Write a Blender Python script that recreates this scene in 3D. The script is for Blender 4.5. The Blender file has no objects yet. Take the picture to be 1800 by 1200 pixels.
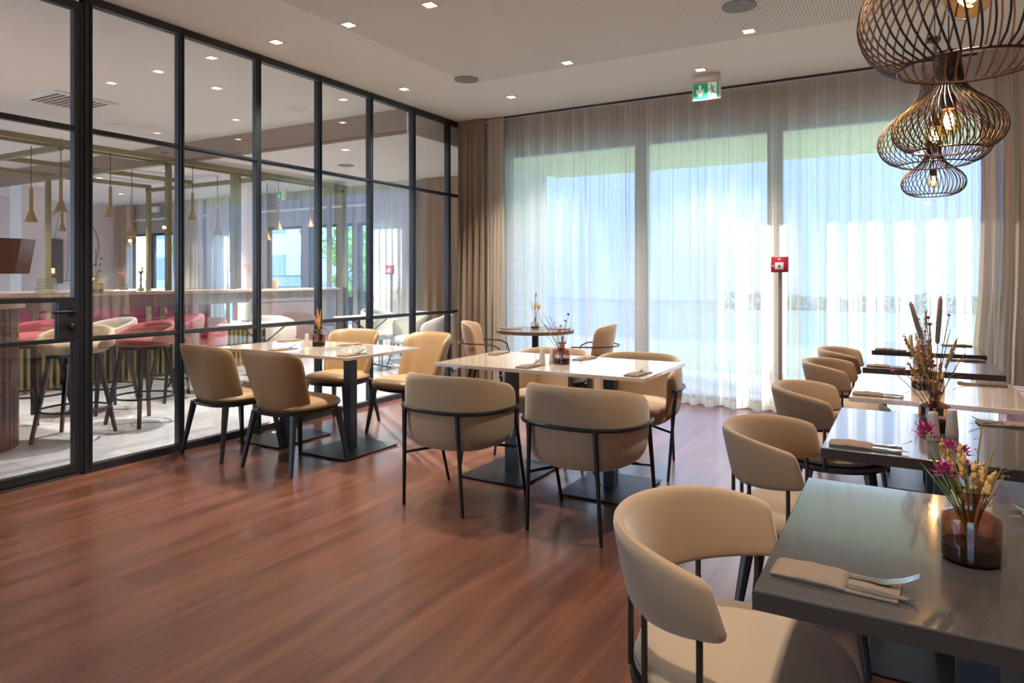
import bpy, bmesh, math, random
from mathutils import Vector, Matrix
PI = math.pi
R_ = random.Random(7)
SC = bpy.context.scene
COL = SC.collection

# ------------------------------------------------------------------ camera, world, sun, exposure
cam_d = bpy.data.cameras.new('camera'); cam = bpy.data.objects.new('camera', cam_d); COL.objects.link(cam)
cam.location = (0, 0, 1.30); cam.rotation_euler = (PI/2, 0, math.atan(695/1205))
cam_d.sensor_width = 36; cam_d.lens = 1205/1800*36; cam_d.shift_y = (486-600)/1800
cam_d.clip_start = 0.05; cam_d.clip_end = 300
SC.camera = cam
SC.view_settings.view_transform = 'Standard'; SC.view_settings.look = 'None'
SC.view_settings.gamma = 1; SC.view_settings.use_curve_mapping = False
SC.view_settings.exposure = 0.58
SC.cycles.use_denoising = True
SC.cycles.max_bounces = 8; SC.cycles.diffuse_bounces = 4; SC.cycles.glossy_bounces = 4
SC.cycles.transmission_bounces = 6; SC.cycles.transparent_max_bounces = 16
SC.cycles.sample_clamp_indirect = 6; SC.cycles.caustics_reflective = False; SC.cycles.caustics_refractive = False

W = bpy.data.worlds.new('sky'); SC.world = W; W.use_nodes = True
nt = W.node_tree; nt.nodes.clear()
wo = nt.nodes.new('ShaderNodeOutputWorld'); bg = nt.nodes.new('ShaderNodeBackground')
tc = nt.nodes.new('ShaderNodeTexCoord'); sp = nt.nodes.new('ShaderNodeSeparateXYZ'); rp = nt.nodes.new('ShaderNodeValToRGB')
rp.color_ramp.elements[0].position = 0.0; rp.color_ramp.elements[0].color = (.66, .79, 1.0, 1)
rp.color_ramp.elements[1].position = 0.6; rp.color_ramp.elements[1].color = (.30, .55, 1.0, 1)
nt.links.new(tc.outputs['Generated'], sp.inputs[0]); nt.links.new(sp.outputs['Z'], rp.inputs[0])
nt.links.new(rp.outputs[0], bg.inputs['Color']); bg.inputs['Strength'].default_value = 4.1
nt.links.new(bg.outputs[0], wo.inputs[0])

sun_d = bpy.data.lights.new('sun', 'SUN'); sun = bpy.data.objects.new('sun', sun_d); COL.objects.link(sun)
sun_d.energy = 9.5; sun_d.angle = 0.01; sun_d.color = (1, .95, .88)
sdir = Vector((0.80, -0.57, -0.235))            # the way the sunlight travels
sun.rotation_euler = sdir.to_track_quat('-Z', 'Y').to_euler(); sun.location = (-20, 20, 12)

def lamp(name, kind, loc, energy, color, rot=(0, 0, 0), parent=None, **kw):
    d = bpy.data.lights.new(name, kind); o = bpy.data.objects.new(name, d); COL.objects.link(o)
    d.energy = energy; d.color = color; o.location = loc; o.rotation_euler = rot
    for k, v in kw.items(): setattr(d, k, v)
    if parent: o.parent = parent
    return o

# ------------------------------------------------------------------ materials
def lin(h):
    h = h.lstrip('#'); v = [int(h[i:i+2], 16)/255 for i in (0, 2, 4)]
    return tuple(c/12.92 if c <= .04045 else ((c+.055)/1.055)**2.4 for c in v) + (1,)
def new(name):
    m = bpy.data.materials.new(name); m.use_nodes = True
    return m, m.node_tree, m.node_tree.nodes['Principled BSDF']
def N(t, k, **kw):
    n = t.nodes.new(k)
    for a, b in kw.items(): setattr(n, a, b)
    return n
def pm(name, hexc, rough=.5, metal=0, noise=0, nscale=30, bump=0, coat=0, spec=.5, stretch=(1, 1, 1), sheen=0):
    m, t, b = new(name); c = lin(hexc)
    b.inputs['Base Color'].default_value = c; b.inputs['Roughness'].default_value = rough
    b.inputs['Metallic'].default_value = metal; b.inputs['Specular IOR Level'].default_value = spec
    b.inputs['Coat Weight'].default_value = coat; b.inputs['Coat Roughness'].default_value = .05
    if sheen: b.inputs['Sheen Weight'].default_value = sheen
    if noise or bump:
        tcn = N(t, 'ShaderNodeTexCoord'); mp = N(t, 'ShaderNodeMapping'); nz = N(t, 'ShaderNodeTexNoise')
        mp.inputs['Scale'].default_value = stretch; nz.inputs['Scale'].default_value = nscale; nz.inputs['Detail'].default_value = 3
        t.links.new(tcn.outputs['Object'], mp.inputs[0]); t.links.new(mp.outputs[0], nz.inputs['Vector'])
        if noise:
            mx = N(t, 'ShaderNodeMix', data_type='RGBA'); mx.inputs[6].default_value = tuple(x*(1-noise) for x in c[:3])+(1,)
            mx.inputs[7].default_value = tuple(min(1, x*(1+noise)) for x in c[:3])+(1,)
            t.links.new(nz.outputs['Fac'], mx.inputs[0]); t.links.new(mx.outputs[2], b.inputs['Base Color'])
        if bump:
            bp = N(t, 'ShaderNodeBump'); bp.inputs['Strength'].default_value = bump; bp.inputs['Distance'].default_value = .002
            t.links.new(nz.outputs['Fac'], bp.inputs['Height']); t.links.new(bp.outputs[0], b.inputs['Normal'])
    return m
def emis(name, col, s):
    m, t, b = new(name); b.inputs['Base Color'].default_value = tuple(col)+(1,)
    b.inputs['Emission Color'].default_value = tuple(col)+(1,); b.inputs['Emission Strength'].default_value = s
    return m
def thin_glass(name, tint, ior=1.5, rough=0.0, dens=0.0):
    m, t, b = new(name); t.nodes.remove(b); out = t.nodes['Material Output']
    tr = N(t, 'ShaderNodeBsdfTransparent'); tr.inputs[0].default_value = tuple(tint)+(1,)
    gl = N(t, 'ShaderNodeBsdfGlossy'); gl.inputs['Roughness'].default_value = rough; gl.inputs['Color'].default_value = (1, 1, 1, 1)
    fr = N(t, 'ShaderNodeFresnel'); ge = N(t, 'ShaderNodeNewGeometry'); mr = N(t, 'ShaderNodeMapRange')   # same reflectance on both faces
    mr.inputs['To Min'].default_value = ior; mr.inputs['To Max'].default_value = 1/ior
    t.links.new(ge.outputs['Backfacing'], mr.inputs[0]); t.links.new(mr.outputs[0], fr.inputs[0])
    mx = N(t, 'ShaderNodeMixShader'); t.links.new(fr.outputs[0], mx.inputs[0]); t.links.new(tr.outputs[0], mx.inputs[1]); t.links.new(gl.outputs[0], mx.inputs[2])
    t.links.new(mx.outputs[0], out.inputs[0]); return m
def cloth(name, hexc, transp, transl, weave=True):
    m, t, b = new(name); t.nodes.remove(b); out = t.nodes['Material Output']; c = lin(hexc)
    tr = N(t, 'ShaderNodeBsdfTransparent'); tl = N(t, 'ShaderNodeBsdfTranslucent'); df = N(t, 'ShaderNodeBsdfDiffuse')
    tl.inputs[0].default_value = c; df.inputs[0].default_value = c
    m1 = N(t, 'ShaderNodeMixShader'); m1.inputs[0].default_value = transl
    t.links.new(df.outputs[0], m1.inputs[1]); t.links.new(tl.outputs[0], m1.inputs[2])
    m2 = N(t, 'ShaderNodeMixShader'); t.links.new(m1.outputs[0], m2.inputs[1]); t.links.new(tr.outputs[0], m2.inputs[2])
    m2.inputs[0].default_value = transp
    if weave:
        tcn = N(t, 'ShaderNodeTexCoord'); mp = N(t, 'ShaderNodeMapping'); nz = N(t, 'ShaderNodeTexNoise')
        mp.inputs['Scale'].default_value = (5, 1, 110); nz.inputs['Scale'].default_value = 1.0; nz.inputs['Detail'].default_value = 2
        t.links.new(tcn.outputs['Object'], mp.inputs[0]); t.links.new(mp.outputs[0], nz.inputs['Vector'])
        mr = N(t, 'ShaderNodeMapRange'); mr.inputs['From Min'].default_value = .3; mr.inputs['From Max'].default_value = .7
        mr.inputs['To Min'].default_value = transp*.85; mr.inputs['To Max'].default_value = transp*1.1
        t.links.new(nz.outputs['Fac'], mr.inputs[0])
        lw = N(t, 'ShaderNodeLayerWeight'); lw.inputs[0].default_value = .5; iv = N(t, 'ShaderNodeMath', operation='SUBTRACT'); iv.inputs[0].default_value = 1; ml = N(t, 'ShaderNodeMath', operation='MULTIPLY')   # cloth seen edge-on is denser
        t.links.new(lw.outputs['Facing'], iv.inputs[1]); t.links.new(iv.outputs[0], ml.inputs[0]); t.links.new(mr.outputs[0], ml.inputs[1]); t.links.new(ml.outputs[0], m2.inputs[0])
    t.links.new(m2.outputs[0], out.inputs[0]); return m

def wood_floor():
    m, t, b = new('red_brown_plank_floor')
    tcn = N(t, 'ShaderNodeTexCoord'); mp = N(t, 'ShaderNodeMapping'); mp.inputs['Rotation'].default_value = (0, 0, PI/2)
    br = N(t, 'ShaderNodeTexBrick'); br.inputs['Scale'].default_value = 1; br.inputs['Brick Width'].default_value = 1.25; br.inputs['Row Height'].default_value = .185
    br.inputs['Mortar Size'].default_value = .0012; br.inputs['Color1'].default_value = lin('#563223'); br.inputs['Color2'].default_value = lin('#633d2d'); br.inputs['Mortar'].default_value = lin('#4a2a1f')
    br.inputs['Bias'].default_value = 0; br.offset = .37
    t.links.new(tcn.outputs['Object'], mp.inputs[0]); t.links.new(mp.outputs[0], br.inputs['Vector'])
    m2 = N(t, 'ShaderNodeMapping'); m2.inputs['Scale'].default_value = (16, 1.0, 1); nz = N(t, 'ShaderNodeTexNoise'); nz.inputs['Scale'].default_value = 1; nz.inputs['Detail'].default_value = 6; nz.inputs['Distortion'].default_value = .6
    t.links.new(tcn.outputs['Object'], m2.inputs[0]); t.links.new(m2.outputs[0], nz.inputs['Vector'])
    rp = N(t, 'ShaderNodeValToRGB'); rp.color_ramp.elements[0].position = .3; rp.color_ramp.elements[0].color = (.60, .57, .56, 1); rp.color_ramp.elements[1].position = .7; rp.color_ramp.elements[1].color = (1.3, 1.27, 1.25, 1)
    t.links.new(nz.outputs['Fac'], rp.inputs[0])
    mx = N(t, 'ShaderNodeMix', data_type='RGBA', blend_type='MULTIPLY'); mx.inputs[0].default_value = 1
    t.links.new(br.outputs['Color'], mx.inputs[6]); t.links.new(rp.outputs[0], mx.inputs[7]); t.links.new(mx.outputs[2], b.inputs['Base Color'])
    b.inputs['Roughness'].default_value = .3; b.inputs['Specular IOR Level'].default_value = .5; b.inputs['Coat Weight'].default_value = .35; b.inputs['Coat Roughness'].default_value = .16
    bp = N(t, 'ShaderNodeBump'); bp.inputs['Strength'].default_value = .12; bp.inputs['Distance'].default_value = .002
    t.links.new(nz.outputs['Fac'], bp.inputs['Height']); t.links.new(bp.outputs[0], b.inputs['Normal'])
    return m
def tile_floor():
    m, t, b = new('pale_stone_tile_floor')
    tcn = N(t, 'ShaderNodeTexCoord'); br = N(t, 'ShaderNodeTexBrick'); br.inputs['Scale'].default_value = 1
    br.inputs['Brick Width'].default_value = 1.2; br.inputs['Row Height'].default_value = .6; br.inputs['Mortar Size'].default_value = .003
    br.inputs['Color1'].default_value = lin('#bcbcbe'); br.inputs['Color2'].default_value = lin('#b0b0b3'); br.inputs['Mortar'].default_value = lin('#8b847c')
    t.links.new(tcn.outputs['Object'], br.inputs['Vector']); t.links.new(br.outputs['Color'], b.inputs['Base Color'])
    b.inputs['Roughness'].default_value = .22; b.inputs['Specular IOR Level'].default_value = .6
    return m
def perforated():
    m, t, b = new('perforated_acoustic_board')
    tcn = N(t, 'ShaderNodeTexCoord'); sx = N(t, 'ShaderNodeSeparateXYZ'); t.links.new(tcn.outputs['Object'], sx.inputs[0])
    def frac(sock):
        a = N(t, 'ShaderNodeMath', operation='DIVIDE'); a.inputs[1].default_value = .021; t.links.new(sock, a.inputs[0])
        f = N(t, 'ShaderNodeMath', operation='FRACT'); t.links.new(a.outputs[0], f.inputs[0])
        s = N(t, 'ShaderNodeMath', operation='SUBTRACT'); s.inputs[1].default_value = .5; t.links.new(f.outputs[0], s.inputs[0])
        p = N(t, 'ShaderNodeMath', operation='POWER'); p.inputs[1].default_value = 2; t.links.new(s.outputs[0], p.inputs[0]); return p
    a = frac(sx.outputs['X']); c = frac(sx.outputs['Y']); ad = N(t, 'ShaderNodeMath', operation='ADD'); t.links.new(a.outputs[0], ad.inputs[0]); t.links.new(c.outputs[0], ad.inputs[1])
    lt = N(t, 'ShaderNodeMath', operation='LESS_THAN'); lt.inputs[1].default_value = .062; t.links.new(ad.outputs[0], lt.inputs[0])
    mx = N(t, 'ShaderNodeMix', data_type='RGBA'); mx.inputs[6].default_value = lin('#d6d8d1'); mx.inputs[7].default_value = lin('#7f7a72')
    t.links.new(lt.outputs[0], mx.inputs[0]); t.links.new(mx.outputs[2], b.inputs['Base Color']); b.inputs['Roughness'].default_value = .8
    return m

M_floor = wood_floor(); M_tile = tile_floor(); M_perf = perforated()
M_ceil = pm('warm_white_ceiling_paint', '#dcdcd4', .85)
M_ceil2 = pm('white_ceiling_paint', '#e6e6e2', .85)
M_bulk = pm('taupe_bulkhead_shade', '#8a7260', .8)  # the bulkhead's shaded brown is put into its base colour
M_wall = pm('beige_wall_paint', '#b9aa99', .8)
M_lintel = pm('brown_lintel_paint', '#9c8772', .8)
M_grey = pm('grey_wall_paint', '#8f8d8b', .8)
M_wwall = pm('white_wall_paint', '#dcd9d6', .8)
M_steel = pm('anthracite_powder_coated_steel', '#23272a', .38, .2, spec=.6)
M_glass = thin_glass('partition_glass', (.98, .985, .985), 1.85)
M_wglass = thin_glass('window_glass', (.97, .98, .98), 1.35)
M_sheer = cloth('white_sheer_cloth', '#f1e9dc', .44, .62)
M_hem = cloth('sheer_hem_cloth', '#e3dccd', .08, .45, False)
M_drape = cloth('taupe_drape_cloth', '#9a8571', 0.0, .16, False)
M_drape2 = cloth('sand_drape_cloth', '#c2b29d', .05, .3, False)
M_fardrape = cloth('pale_drape_cloth', '#d8d2c8', .12, .45, False)
M_suede = pm('camel_suede', '#937758', .85, noise=.07, nscale=14, bump=.15, sheen=.25)
M_leather = pm('tan_leatherette', '#886a47', .42, noise=.05, nscale=8, bump=.05)
M_velvet = pm('beige_velvet', '#957655', .8, noise=.06, nscale=10, bump=.1, sheen=.4)
M_seatpad = pm('pale_sand_velvet', '#937a5c', .8, noise=.05, nscale=10, bump=.1, sheen=.4)
M_blackm = pm('black_powder_coated_metal', '#131416', .35, .3)
M_blackw = pm('black_stained_wood', '#17181b', .38)
M_rod = pm('bronze_black_rod', '#3a2f28', .35, .6)
M_basep = pm('slate_black_steel_plate', '#16191c', .36, .2)
M_beigetop = pm('beige_stone_laminate', '#cbb9a5', .1, coat=.8, noise=.03, nscale=40)
M_greytop = pm('dark_grey_stone_laminate', '#403c3a', .14, coat=.6, noise=.08, nscale=120)
M_darkedge = pm('dark_brown_table_edge', '#33271f', .5, spec=.25)
M_browntop = pm('walnut_brown_laminate', '#5b4a43', .25, coat=.3, noise=.1, nscale=6, stretch=(1, 12, 1))
M_brownedge = pm('walnut_edge_band', '#5a4334', .45)
M_napkin = pm('taupe_paper_napkin', '#766251', .9, noise=.05, nscale=60, bump=.2)
M_chrome = pm('polished_cutlery_steel', '#dcdcdc', .12, 1)
M_ceramic = pm('beige_glazed_ceramic', '#c7b49d', .25, coat=.5)
M_hole = pm('dark_holes', '#2a2522', .8)
M_amber = thin_glass('amber_brown_glass', (.62, .40, .29), 1.5)
M_clear = thin_glass('pale_smoked_glass', (.86, .78, .72), 1.5)
M_greeng = thin_glass('pale_green_glass', (.92, .95, .86), 1.6)
M_soil = pm('dark_sand_filling', '#1c1210', .9, noise=.3, nscale=200)
M_stem = pm('dried_stem', '#7d6238', .8); M_straw = pm('golden_dried_grass', '#b98b4a', .85, noise=.2, nscale=80, bump=.6)
M_cattail = pm('brown_cattail', '#8c7a66', .95, noise=.12, nscale=150, bump=.5)
M_pink = pm('magenta_dried_blossom', '#a2325f', .8, noise=.25, nscale=90); M_leaf = pm('olive_leaf', '#6f7a34', .6, noise=.15, nscale=30)
M_dseed = pm('dark_seed_head', '#2b2733', .7)
M_cage = pm('dark_brown_metal_wire', '#3b2c25', .4, .5)
M_cord = pm('black_fabric_cord', '#151515', .7)
M_bulb = thin_glass('amber_bulb_glass', (1.0, .80, .52), 1.3)
M_fil = emis('glowing_filament', (1.0, .60, .25), 16)
M_diff = emis('downlight_diffuser', (1.0, .84, .62), 5)
M_trimw = pm('white_fixture_plastic', '#dad8d4', .5)
M_spk = pm('grey_speaker_mesh', '#777571', .6)
M_green = pm('exit_sign_green', '#008a60', .4); M_green.node_tree.nodes['Principled BSDF'].inputs['Emission Color'].default_value = lin('#00b884'); M_green.node_tree.nodes['Principled BSDF'].inputs['Emission Strength'].default_value = .12
M_signw = emis('exit_sign_white', (.62, .66, .58), .15)
M_signf = pm('exit_sign_housing', '#cbbfb2', .4)
M_red = pm('fire_alarm_red', '#a31330', .4); M_white = pm('white_plastic', '#c9c6c0', .5); M_black = pm('black_plastic', '#111111', .5)
M_post = pm('bronze_post', '#85745f', .4, .4)
M_gold = pm('olive_gold_metal', '#7d7654', .4, .6); M_brass = pm('brushed_brass', '#957a48', .5, .6)
M_plum = pm('plum_lacquered_flutes', '#4f3434', .35, coat=.3)
M_counter = pm('pale_oak_counter', '#c09a80', .3, coat=.3); M_fascia = pm('mauve_grey_fascia', '#6d5d60', .4, coat=.3)
M_redv = pm('crimson_velvet', '#7c142a', .75, sheen=.3); M_greyv = pm('stone_grey_velvet', '#928a80', .8, sheen=.3); M_tanv = pm('sand_suede', '#a08a6c', .85, sheen=.2)
M_magenta = pm('magenta_velvet', '#8a2f58', .7, sheen=.5)
M_whitesh = pm('off_white_chair_shell', '#cfc9c0', .55)
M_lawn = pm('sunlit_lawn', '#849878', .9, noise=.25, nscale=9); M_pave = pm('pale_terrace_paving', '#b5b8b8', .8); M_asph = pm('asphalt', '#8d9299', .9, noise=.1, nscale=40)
M_soffit = cloth('soffit_lawn_bounce_tint', '#e9e7bf', .0, .36, False)  # yellow-green lawn bounce is in the soffit colour; translucency added so it glows
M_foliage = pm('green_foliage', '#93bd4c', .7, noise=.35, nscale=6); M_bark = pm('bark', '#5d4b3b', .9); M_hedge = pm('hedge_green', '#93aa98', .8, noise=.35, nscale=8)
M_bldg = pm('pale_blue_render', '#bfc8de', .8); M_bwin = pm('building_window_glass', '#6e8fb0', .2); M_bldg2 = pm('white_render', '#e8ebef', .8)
M_car = pm('dark_blue_car_paint', '#27303e', .25, coat=.8); M_tyre = pm('tyre_rubber', '#141414', .8); M_cargl = pm('car_window_glass', '#7f93a3', .15); M_tail = pm('red_tail_light', '#b52020', .3)
M_glossb = pm('glossy_walnut_board', '#54290c', .15, coat=.9, noise=.2, nscale=5, stretch=(1, 1, 14))
M_mural = pm('pale_pink_mural_wall', '#dcd3d0', .8, noise=.06, nscale=1.5); M_ink = pm('mural_ink_line', '#8d8588', .8); M_muralp = pm('mural_pink_wash', '#c8b6ba', .8)
M_tv = pm('slate_display_glass', '#3b434c', .15, coat=.6)
M_candle = pm('cream_candle_wax', '#e6d29a', .5); M_vent = pm('vent_dark_slot', '#4a4744', .7)

# ------------------------------------------------------------------ geometry helpers
class MB:
    """collects geometry of ONE mesh object"""
    def __init__(s): s.v = []; s.f = []; s.mi = []; s.cur = 0
    def add(s, vs, fs):
        o = len(s.v); s.v += [tuple(v) for v in vs]; s.f += [tuple(i+o for i in f) for f in fs]; s.mi += [s.cur]*len(fs); return s
    def box(s, x0, x1, y0, y1, z0, z1):
        vs = [(x, y, z) for z in (z0, z1) for y in (y0, y1) for x in (x0, x1)]
        return s.add(vs, [(0, 2, 3, 1), (4, 5, 7, 6), (0, 1, 5, 4), (2, 6, 7, 3), (0, 4, 6, 2), (1, 3, 7, 5)])
    def rbox(s, x0, x1, y0, y1, z0, z1, r=.004):
        """box with chamfered edges"""
        def ring(ix, z): return [(x0+ix, y0+r, z), (x0+r, y0+ix, z), (x1-r, y0+ix, z), (x1-ix, y0+r, z), (x1-ix, y1-r, z), (x1-r, y1-ix, z), (x0+r, y1-ix, z), (x0+ix, y1-r, z)]
        rings = [ring(r*.7, z0), ring(0, z0+r), ring(0, z1-r), ring(r*.7, z1)]
        return s.loft(rings, cap=True)
    def loft(s, rings, cap=True, closed=True):
        n = len(rings[0]); vs = [p for r in rings for p in r]; fs = []
        for i in range(len(rings)-1):
            for j in range(n if closed else n-1):
                k = (j+1) % n; fs.append((i*n+j, i*n+k, (i+1)*n+k, (i+1)*n+j))
        if cap: fs += [tuple(range(n-1, -1, -1)), tuple((len(rings)-1)*n+j for j in range(n))]
        return s.add(vs, fs)
    def lathe(s, prof, c=(0, 0, 0), seg=24, cap=True):
        return s.loft([[(c[0]+r*math.cos(2*PI*j/seg), c[1]+r*math.sin(2*PI*j/seg), c[2]+z) for j in range(seg)] for r, z in prof], cap)
    def tube(s, pts, r, seg=8, rot=0, closed=False):
        pts = [Vector(p) for p in pts]; n = len(pts); rr = r if isinstance(r, (list, tuple)) else [r]*n
        rings = []; up = None
        for i, p in enumerate(pts):
            a = pts[(i-1) % n] if (closed or i > 0) else p; b = pts[(i+1) % n] if (closed or i < n-1) else p
            t = (b-a).normalized()
            if up is None: up = Vector((0, 0, 1)) if abs(t.z) < .9 else Vector((1, 0, 0))
            u = (up - t*up.dot(t)).normalized(); w = t.cross(u); up = u
            rings.append([p+(u*math.cos(2*PI*j/seg+rot)+w*math.sin(2*PI*j/seg+rot))*rr[i] for j in range(seg)])
        if closed: rings.append(rings[0]); return s.loft(rings, False)
        return s.loft(rings, True)
    def ball(s, c, r, seg=8, rings=6, sz=1):
        pr = [(max(.02*r, r*math.sin(PI*i/rings)), -r*sz*math.cos(PI*i/rings)) for i in range(rings+1)]
        return s.lathe(pr, c, seg)
    def xf(s, m):
        s.v = [tuple(m @ Vector(v)) for v in s.v]; return s
    def mesh(s, name, mats, smooth=True, ang=40):
        me = bpy.data.meshes.new(name); me.from_pydata(s.v, [], s.f)
        for m in (mats if isinstance(mats, (list, tuple)) else [mats]): me.materials.append(m)
        me.polygons.foreach_set('material_index', s.mi)
        bm = bmesh.new(); bm.from_mesh(me); bmesh.ops.recalc_face_normals(bm, faces=bm.faces); bm.to_mesh(me); bm.free()
        if smooth:
            me.polygons.foreach_set('use_smooth', [True]*len(me.polygons)); me.set_sharp_from_angle(angle=math.radians(ang))
        me.update(); return me
    def obj(s, name, mats, parent=None, loc=(0, 0, 0), rotz=0, smooth=True, ang=40):
        o = bpy.data.objects.new(name, s.mesh(name, mats, smooth, ang)); COL.objects.link(o)
        o.location = loc; o.rotation_euler = (0, 0, rotz)
        if parent: o.parent = parent
        return o
def tag(o, label, cat, group=None, kind=None):
    o['label'] = label; o['category'] = cat
    if group: o['group'] = group
    if kind: o['kind'] = kind
    return o
def thing(name, label, cat, loc=(0, 0, 0), rotz=0, group=None):
    o = bpy.data.objects.new(name, None); COL.objects.link(o); o.location = loc; o.rotation_euler = (0, 0, rotz)
    return tag(o, label, cat, group)
def struct(name, mb, m, parent=None, **kw):
    o = mb.obj(name, m, parent, **kw)
    if not parent: o['kind'] = 'structure'
    return o
def kids(o): return [c for c in bpy.data.objects if c.parent == o]
def dup(root, loc, rotz, label, group=None):
    def cp(o, par):
        c = o.copy(); COL.objects.link(c); c.parent = par
        for k in kids(o): cp(k, c)
        return c
    r = cp(root, None); r.location = loc; r.rotation_euler = (0, 0, rotz); r['label'] = label
    if group: r['group'] = group
    return r
class Maker:
    """first call hands out the prototype itself, later calls copy it"""
    def __init__(s, fn): s.fn = fn; s.p = None
    def __call__(s, loc, rotz, label, group=None):
        if s.p is None:
            s.p = s.fn(); s.p.location = loc; s.p.rotation_euler = (0, 0, rotz); s.p['label'] = label
            if group: s.p['group'] = group
            return s.p
        return dup(s.p, loc, rotz, label, group)
def supell(n, rx, ry, e=2.6):
    out = []
    for j in range(n):
        a = 2*PI*j/n; c, s_ = math.cos(a), math.sin(a)
        out.append((rx*math.copysign(abs(c)**(2/e), c), ry*math.copysign(abs(s_)**(2/e), s_)))
    return out
def cushion(rx, ry, z0, z1, e=2.6, dome=.015, n=40, rnd=.02, shape=None):
    pl = supell(n, 1, 1, e); mb = MB(); rings = []
    def ring(k, z): return [((rx-k)*x, (ry-k)*y, z) for x, y in pl] if not shape else [shape((rx-k)*x, (ry-k)*y, z) for x, y in pl]
    rings += [ring(rx*.6, z0), ring(rnd*1.2, z0), ring(rnd*.3, z0+rnd*.5), ring(0, z0+rnd*1.2), ring(0, z1-rnd*1.3), ring(rnd*.25, z1-rnd*.5), ring(rnd, z1)]
    for q in (.78, .5, .2): rings.append(ring(rx*(1-q), z1+dome*(1-q*q)))
    return mb.loft(rings, True)
def band(center, zb, zt, T, us, n=16, offs=None, endr=.05, e=.55):
    """upholstered curved band: center(u,z)->(x,y); heights zb(u), zt(u); thickness T; rounded ends"""
    mb = MB(); rings = []
    L = us[-1]-us[0]
    def ring(u, k, kt):
        z0, z1 = zb(u), zt(u); zm = (z0+z1)/2; H = (z1-z0)/2*k; out = []
        for j in range(n):
            a = 2*PI*j/n; c, s_ = math.cos(a), math.sin(a)
            z = zm + H*math.copysign(abs(s_)**e, s_); lt = T/2*kt*math.copysign(abs(c)**.8, c)
            x, y = center(u, z); du = L*.005
            xa, ya = center(u-du, z); xb, yb = center(u+du, z); tx, ty = xb-xa, yb-ya; l = math.hypot(tx, ty) or 1
            out.append((x+ty/l*lt, y-tx/l*lt, z))
        return out
    m = 5
    for i in range(m):                                   # rounded start
        f = i/m; k = math.sqrt(1-(1-f)**2); rings.append(ring(us[0]+endr*(f), .72+.28*k, .15+.85*k))
    for u in us[1:-1]:
        if us[0]+endr < u < us[-1]-endr: rings.append(ring(u, 1, 1))
    for i in range(m-1, -1, -1):
        f = i/m; k = math.sqrt(1-(1-f)**2); rings.append(ring(us[-1]-endr*f, .72+.28*k, .15+.85*k))
    return mb.loft(rings, True)
def lerp(a, b, t): return a+(b-a)*t
def lin_us(a, b, n): return [a+(b-a)*i/n for i in range(n+1)]

# ------------------------------------------------------------------ the room shell
XG, YB, ZC = -4.725, 7.10, 3.16
XR = 1.12
struct('floor', MB().box(XG, XR, -3.4, YB+.15, -.05, 0), M_floor, smooth=False)
struct('floor_bar', MB().box(-15.7, XG-.001, -3.4, 9.15, -.05, 0), M_tile, smooth=False)
# ceiling with its perforated acoustic field let in flush
PX0, PY1 = -3.74*.977, 5.66*.977
struct('ceiling', MB().box(XG, XR, PY1, YB+.15, ZC, ZC+.08).box(XG, PX0, -3.4, PY1, ZC, ZC+.08), M_ceil, smooth=False)
struct('ceiling_perforated', MB().box(PX0, XR, -3.4, PY1, ZC-.001, ZC+.08), M_perf, smooth=False)
struct('wall_right', MB().box(XR, XR+.12, -3.4, YB+.15, 0, ZC), M_wall, smooth=False)
# facade behind the sheers: lintel, posts
wb = MB().box(XG-.1, XR, YB, YB+.15, 2.80, ZC).box(XG-.1, -4.20, YB, YB+.15, 0, 2.8).box(.78, XR, YB, YB+.15, 0, 2.8)
struct('wall_back', wb, M_lintel, smooth=False)
fr = [(-4.20, -2.50), (-2.50, -1.13), (-1.13, .78)]
for i, (a, b) in enumerate(fr):
    w = MB()
    w.box(a, a+.07, YB+.03, YB+.11, 0, 2.8).box(b-.07, b, YB+.03, YB+.11, 0, 2.8).box(a+.07, b-.07, YB+.03, YB+.11, 2.73, 2.8).box(a+.07, b-.07, YB+.03, YB+.11, 0, .07)
    wo_ = struct('window_%d' % (i+1), w, M_post, smooth=False)
    MB().box(a+.07, b-.07, YB+.06, YB+.075, .07, 2.73).obj('pane', M_wglass, wo_, smooth=False)
# rear wall, with an unseen window added behind the camera for fill daylight
struct('wall_rear', MB().box(XG, XR, -3.5, -3.4, 2.3, ZC).box(XG, XG+3.2, -3.5, -3.4, 0, 2.3).box(XR-.3, XR, -3.5, -3.4, 0, 2.3), M_wall, smooth=False)
w4 = struct('window_4', MB().box(XG+3.2, XG+3.27, -3.48, -3.42, 0, 2.3).box(XR-.37, XR-.3, -3.48, -3.42, 0, 2.3), M_steel, smooth=False)
MB().box(XG+3.27, XR-.37, -3.455, -3.445, 0, 2.3).obj('pane', M_wglass, w4, smooth=False)

# --- steel and glass partition: door leaf plus six bays, each bay frame a part
part = bpy.data.objects.new('wall_left', None); COL.objects.link(part); part['kind'] = 'structure'
ys = [2.53, 3.205, 3.91, 4.60, 5.30, 5.995, 6.66]
Xc = XG
def bar_v(y, w=.045, z0=0, z1=ZC):
    return MB().box(Xc-.025, Xc+.025, y-w/2, y+w/2, z0, z1).box(Xc-.034, Xc+.034, y-w/2+.006, y-w/2+.016, z0, z1).box(Xc-.034, Xc+.034, y+w/2-.016, y+w/2-.006, z0, z1)
for i, y in enumerate(ys):
    bar_v(y, .048 if i else .06).obj('mullion', M_steel, part, smooth=False)
MB().box(Xc-.03, Xc+.03, 2.5, YB-.1, ZC-.055, ZC).obj('top_rail', M_steel, part, smooth=False)
MB().box(Xc-.03, Xc+.03, 2.5, YB-.1, 0, .05).obj('bottom_rail', M_steel, part, smooth=False)
ye = ys + [YB-.05]
MB().box(Xc-.02, Xc+.02, YB-.12, YB, 0, ZC).obj('end_post', M_steel, part, smooth=False)
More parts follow.
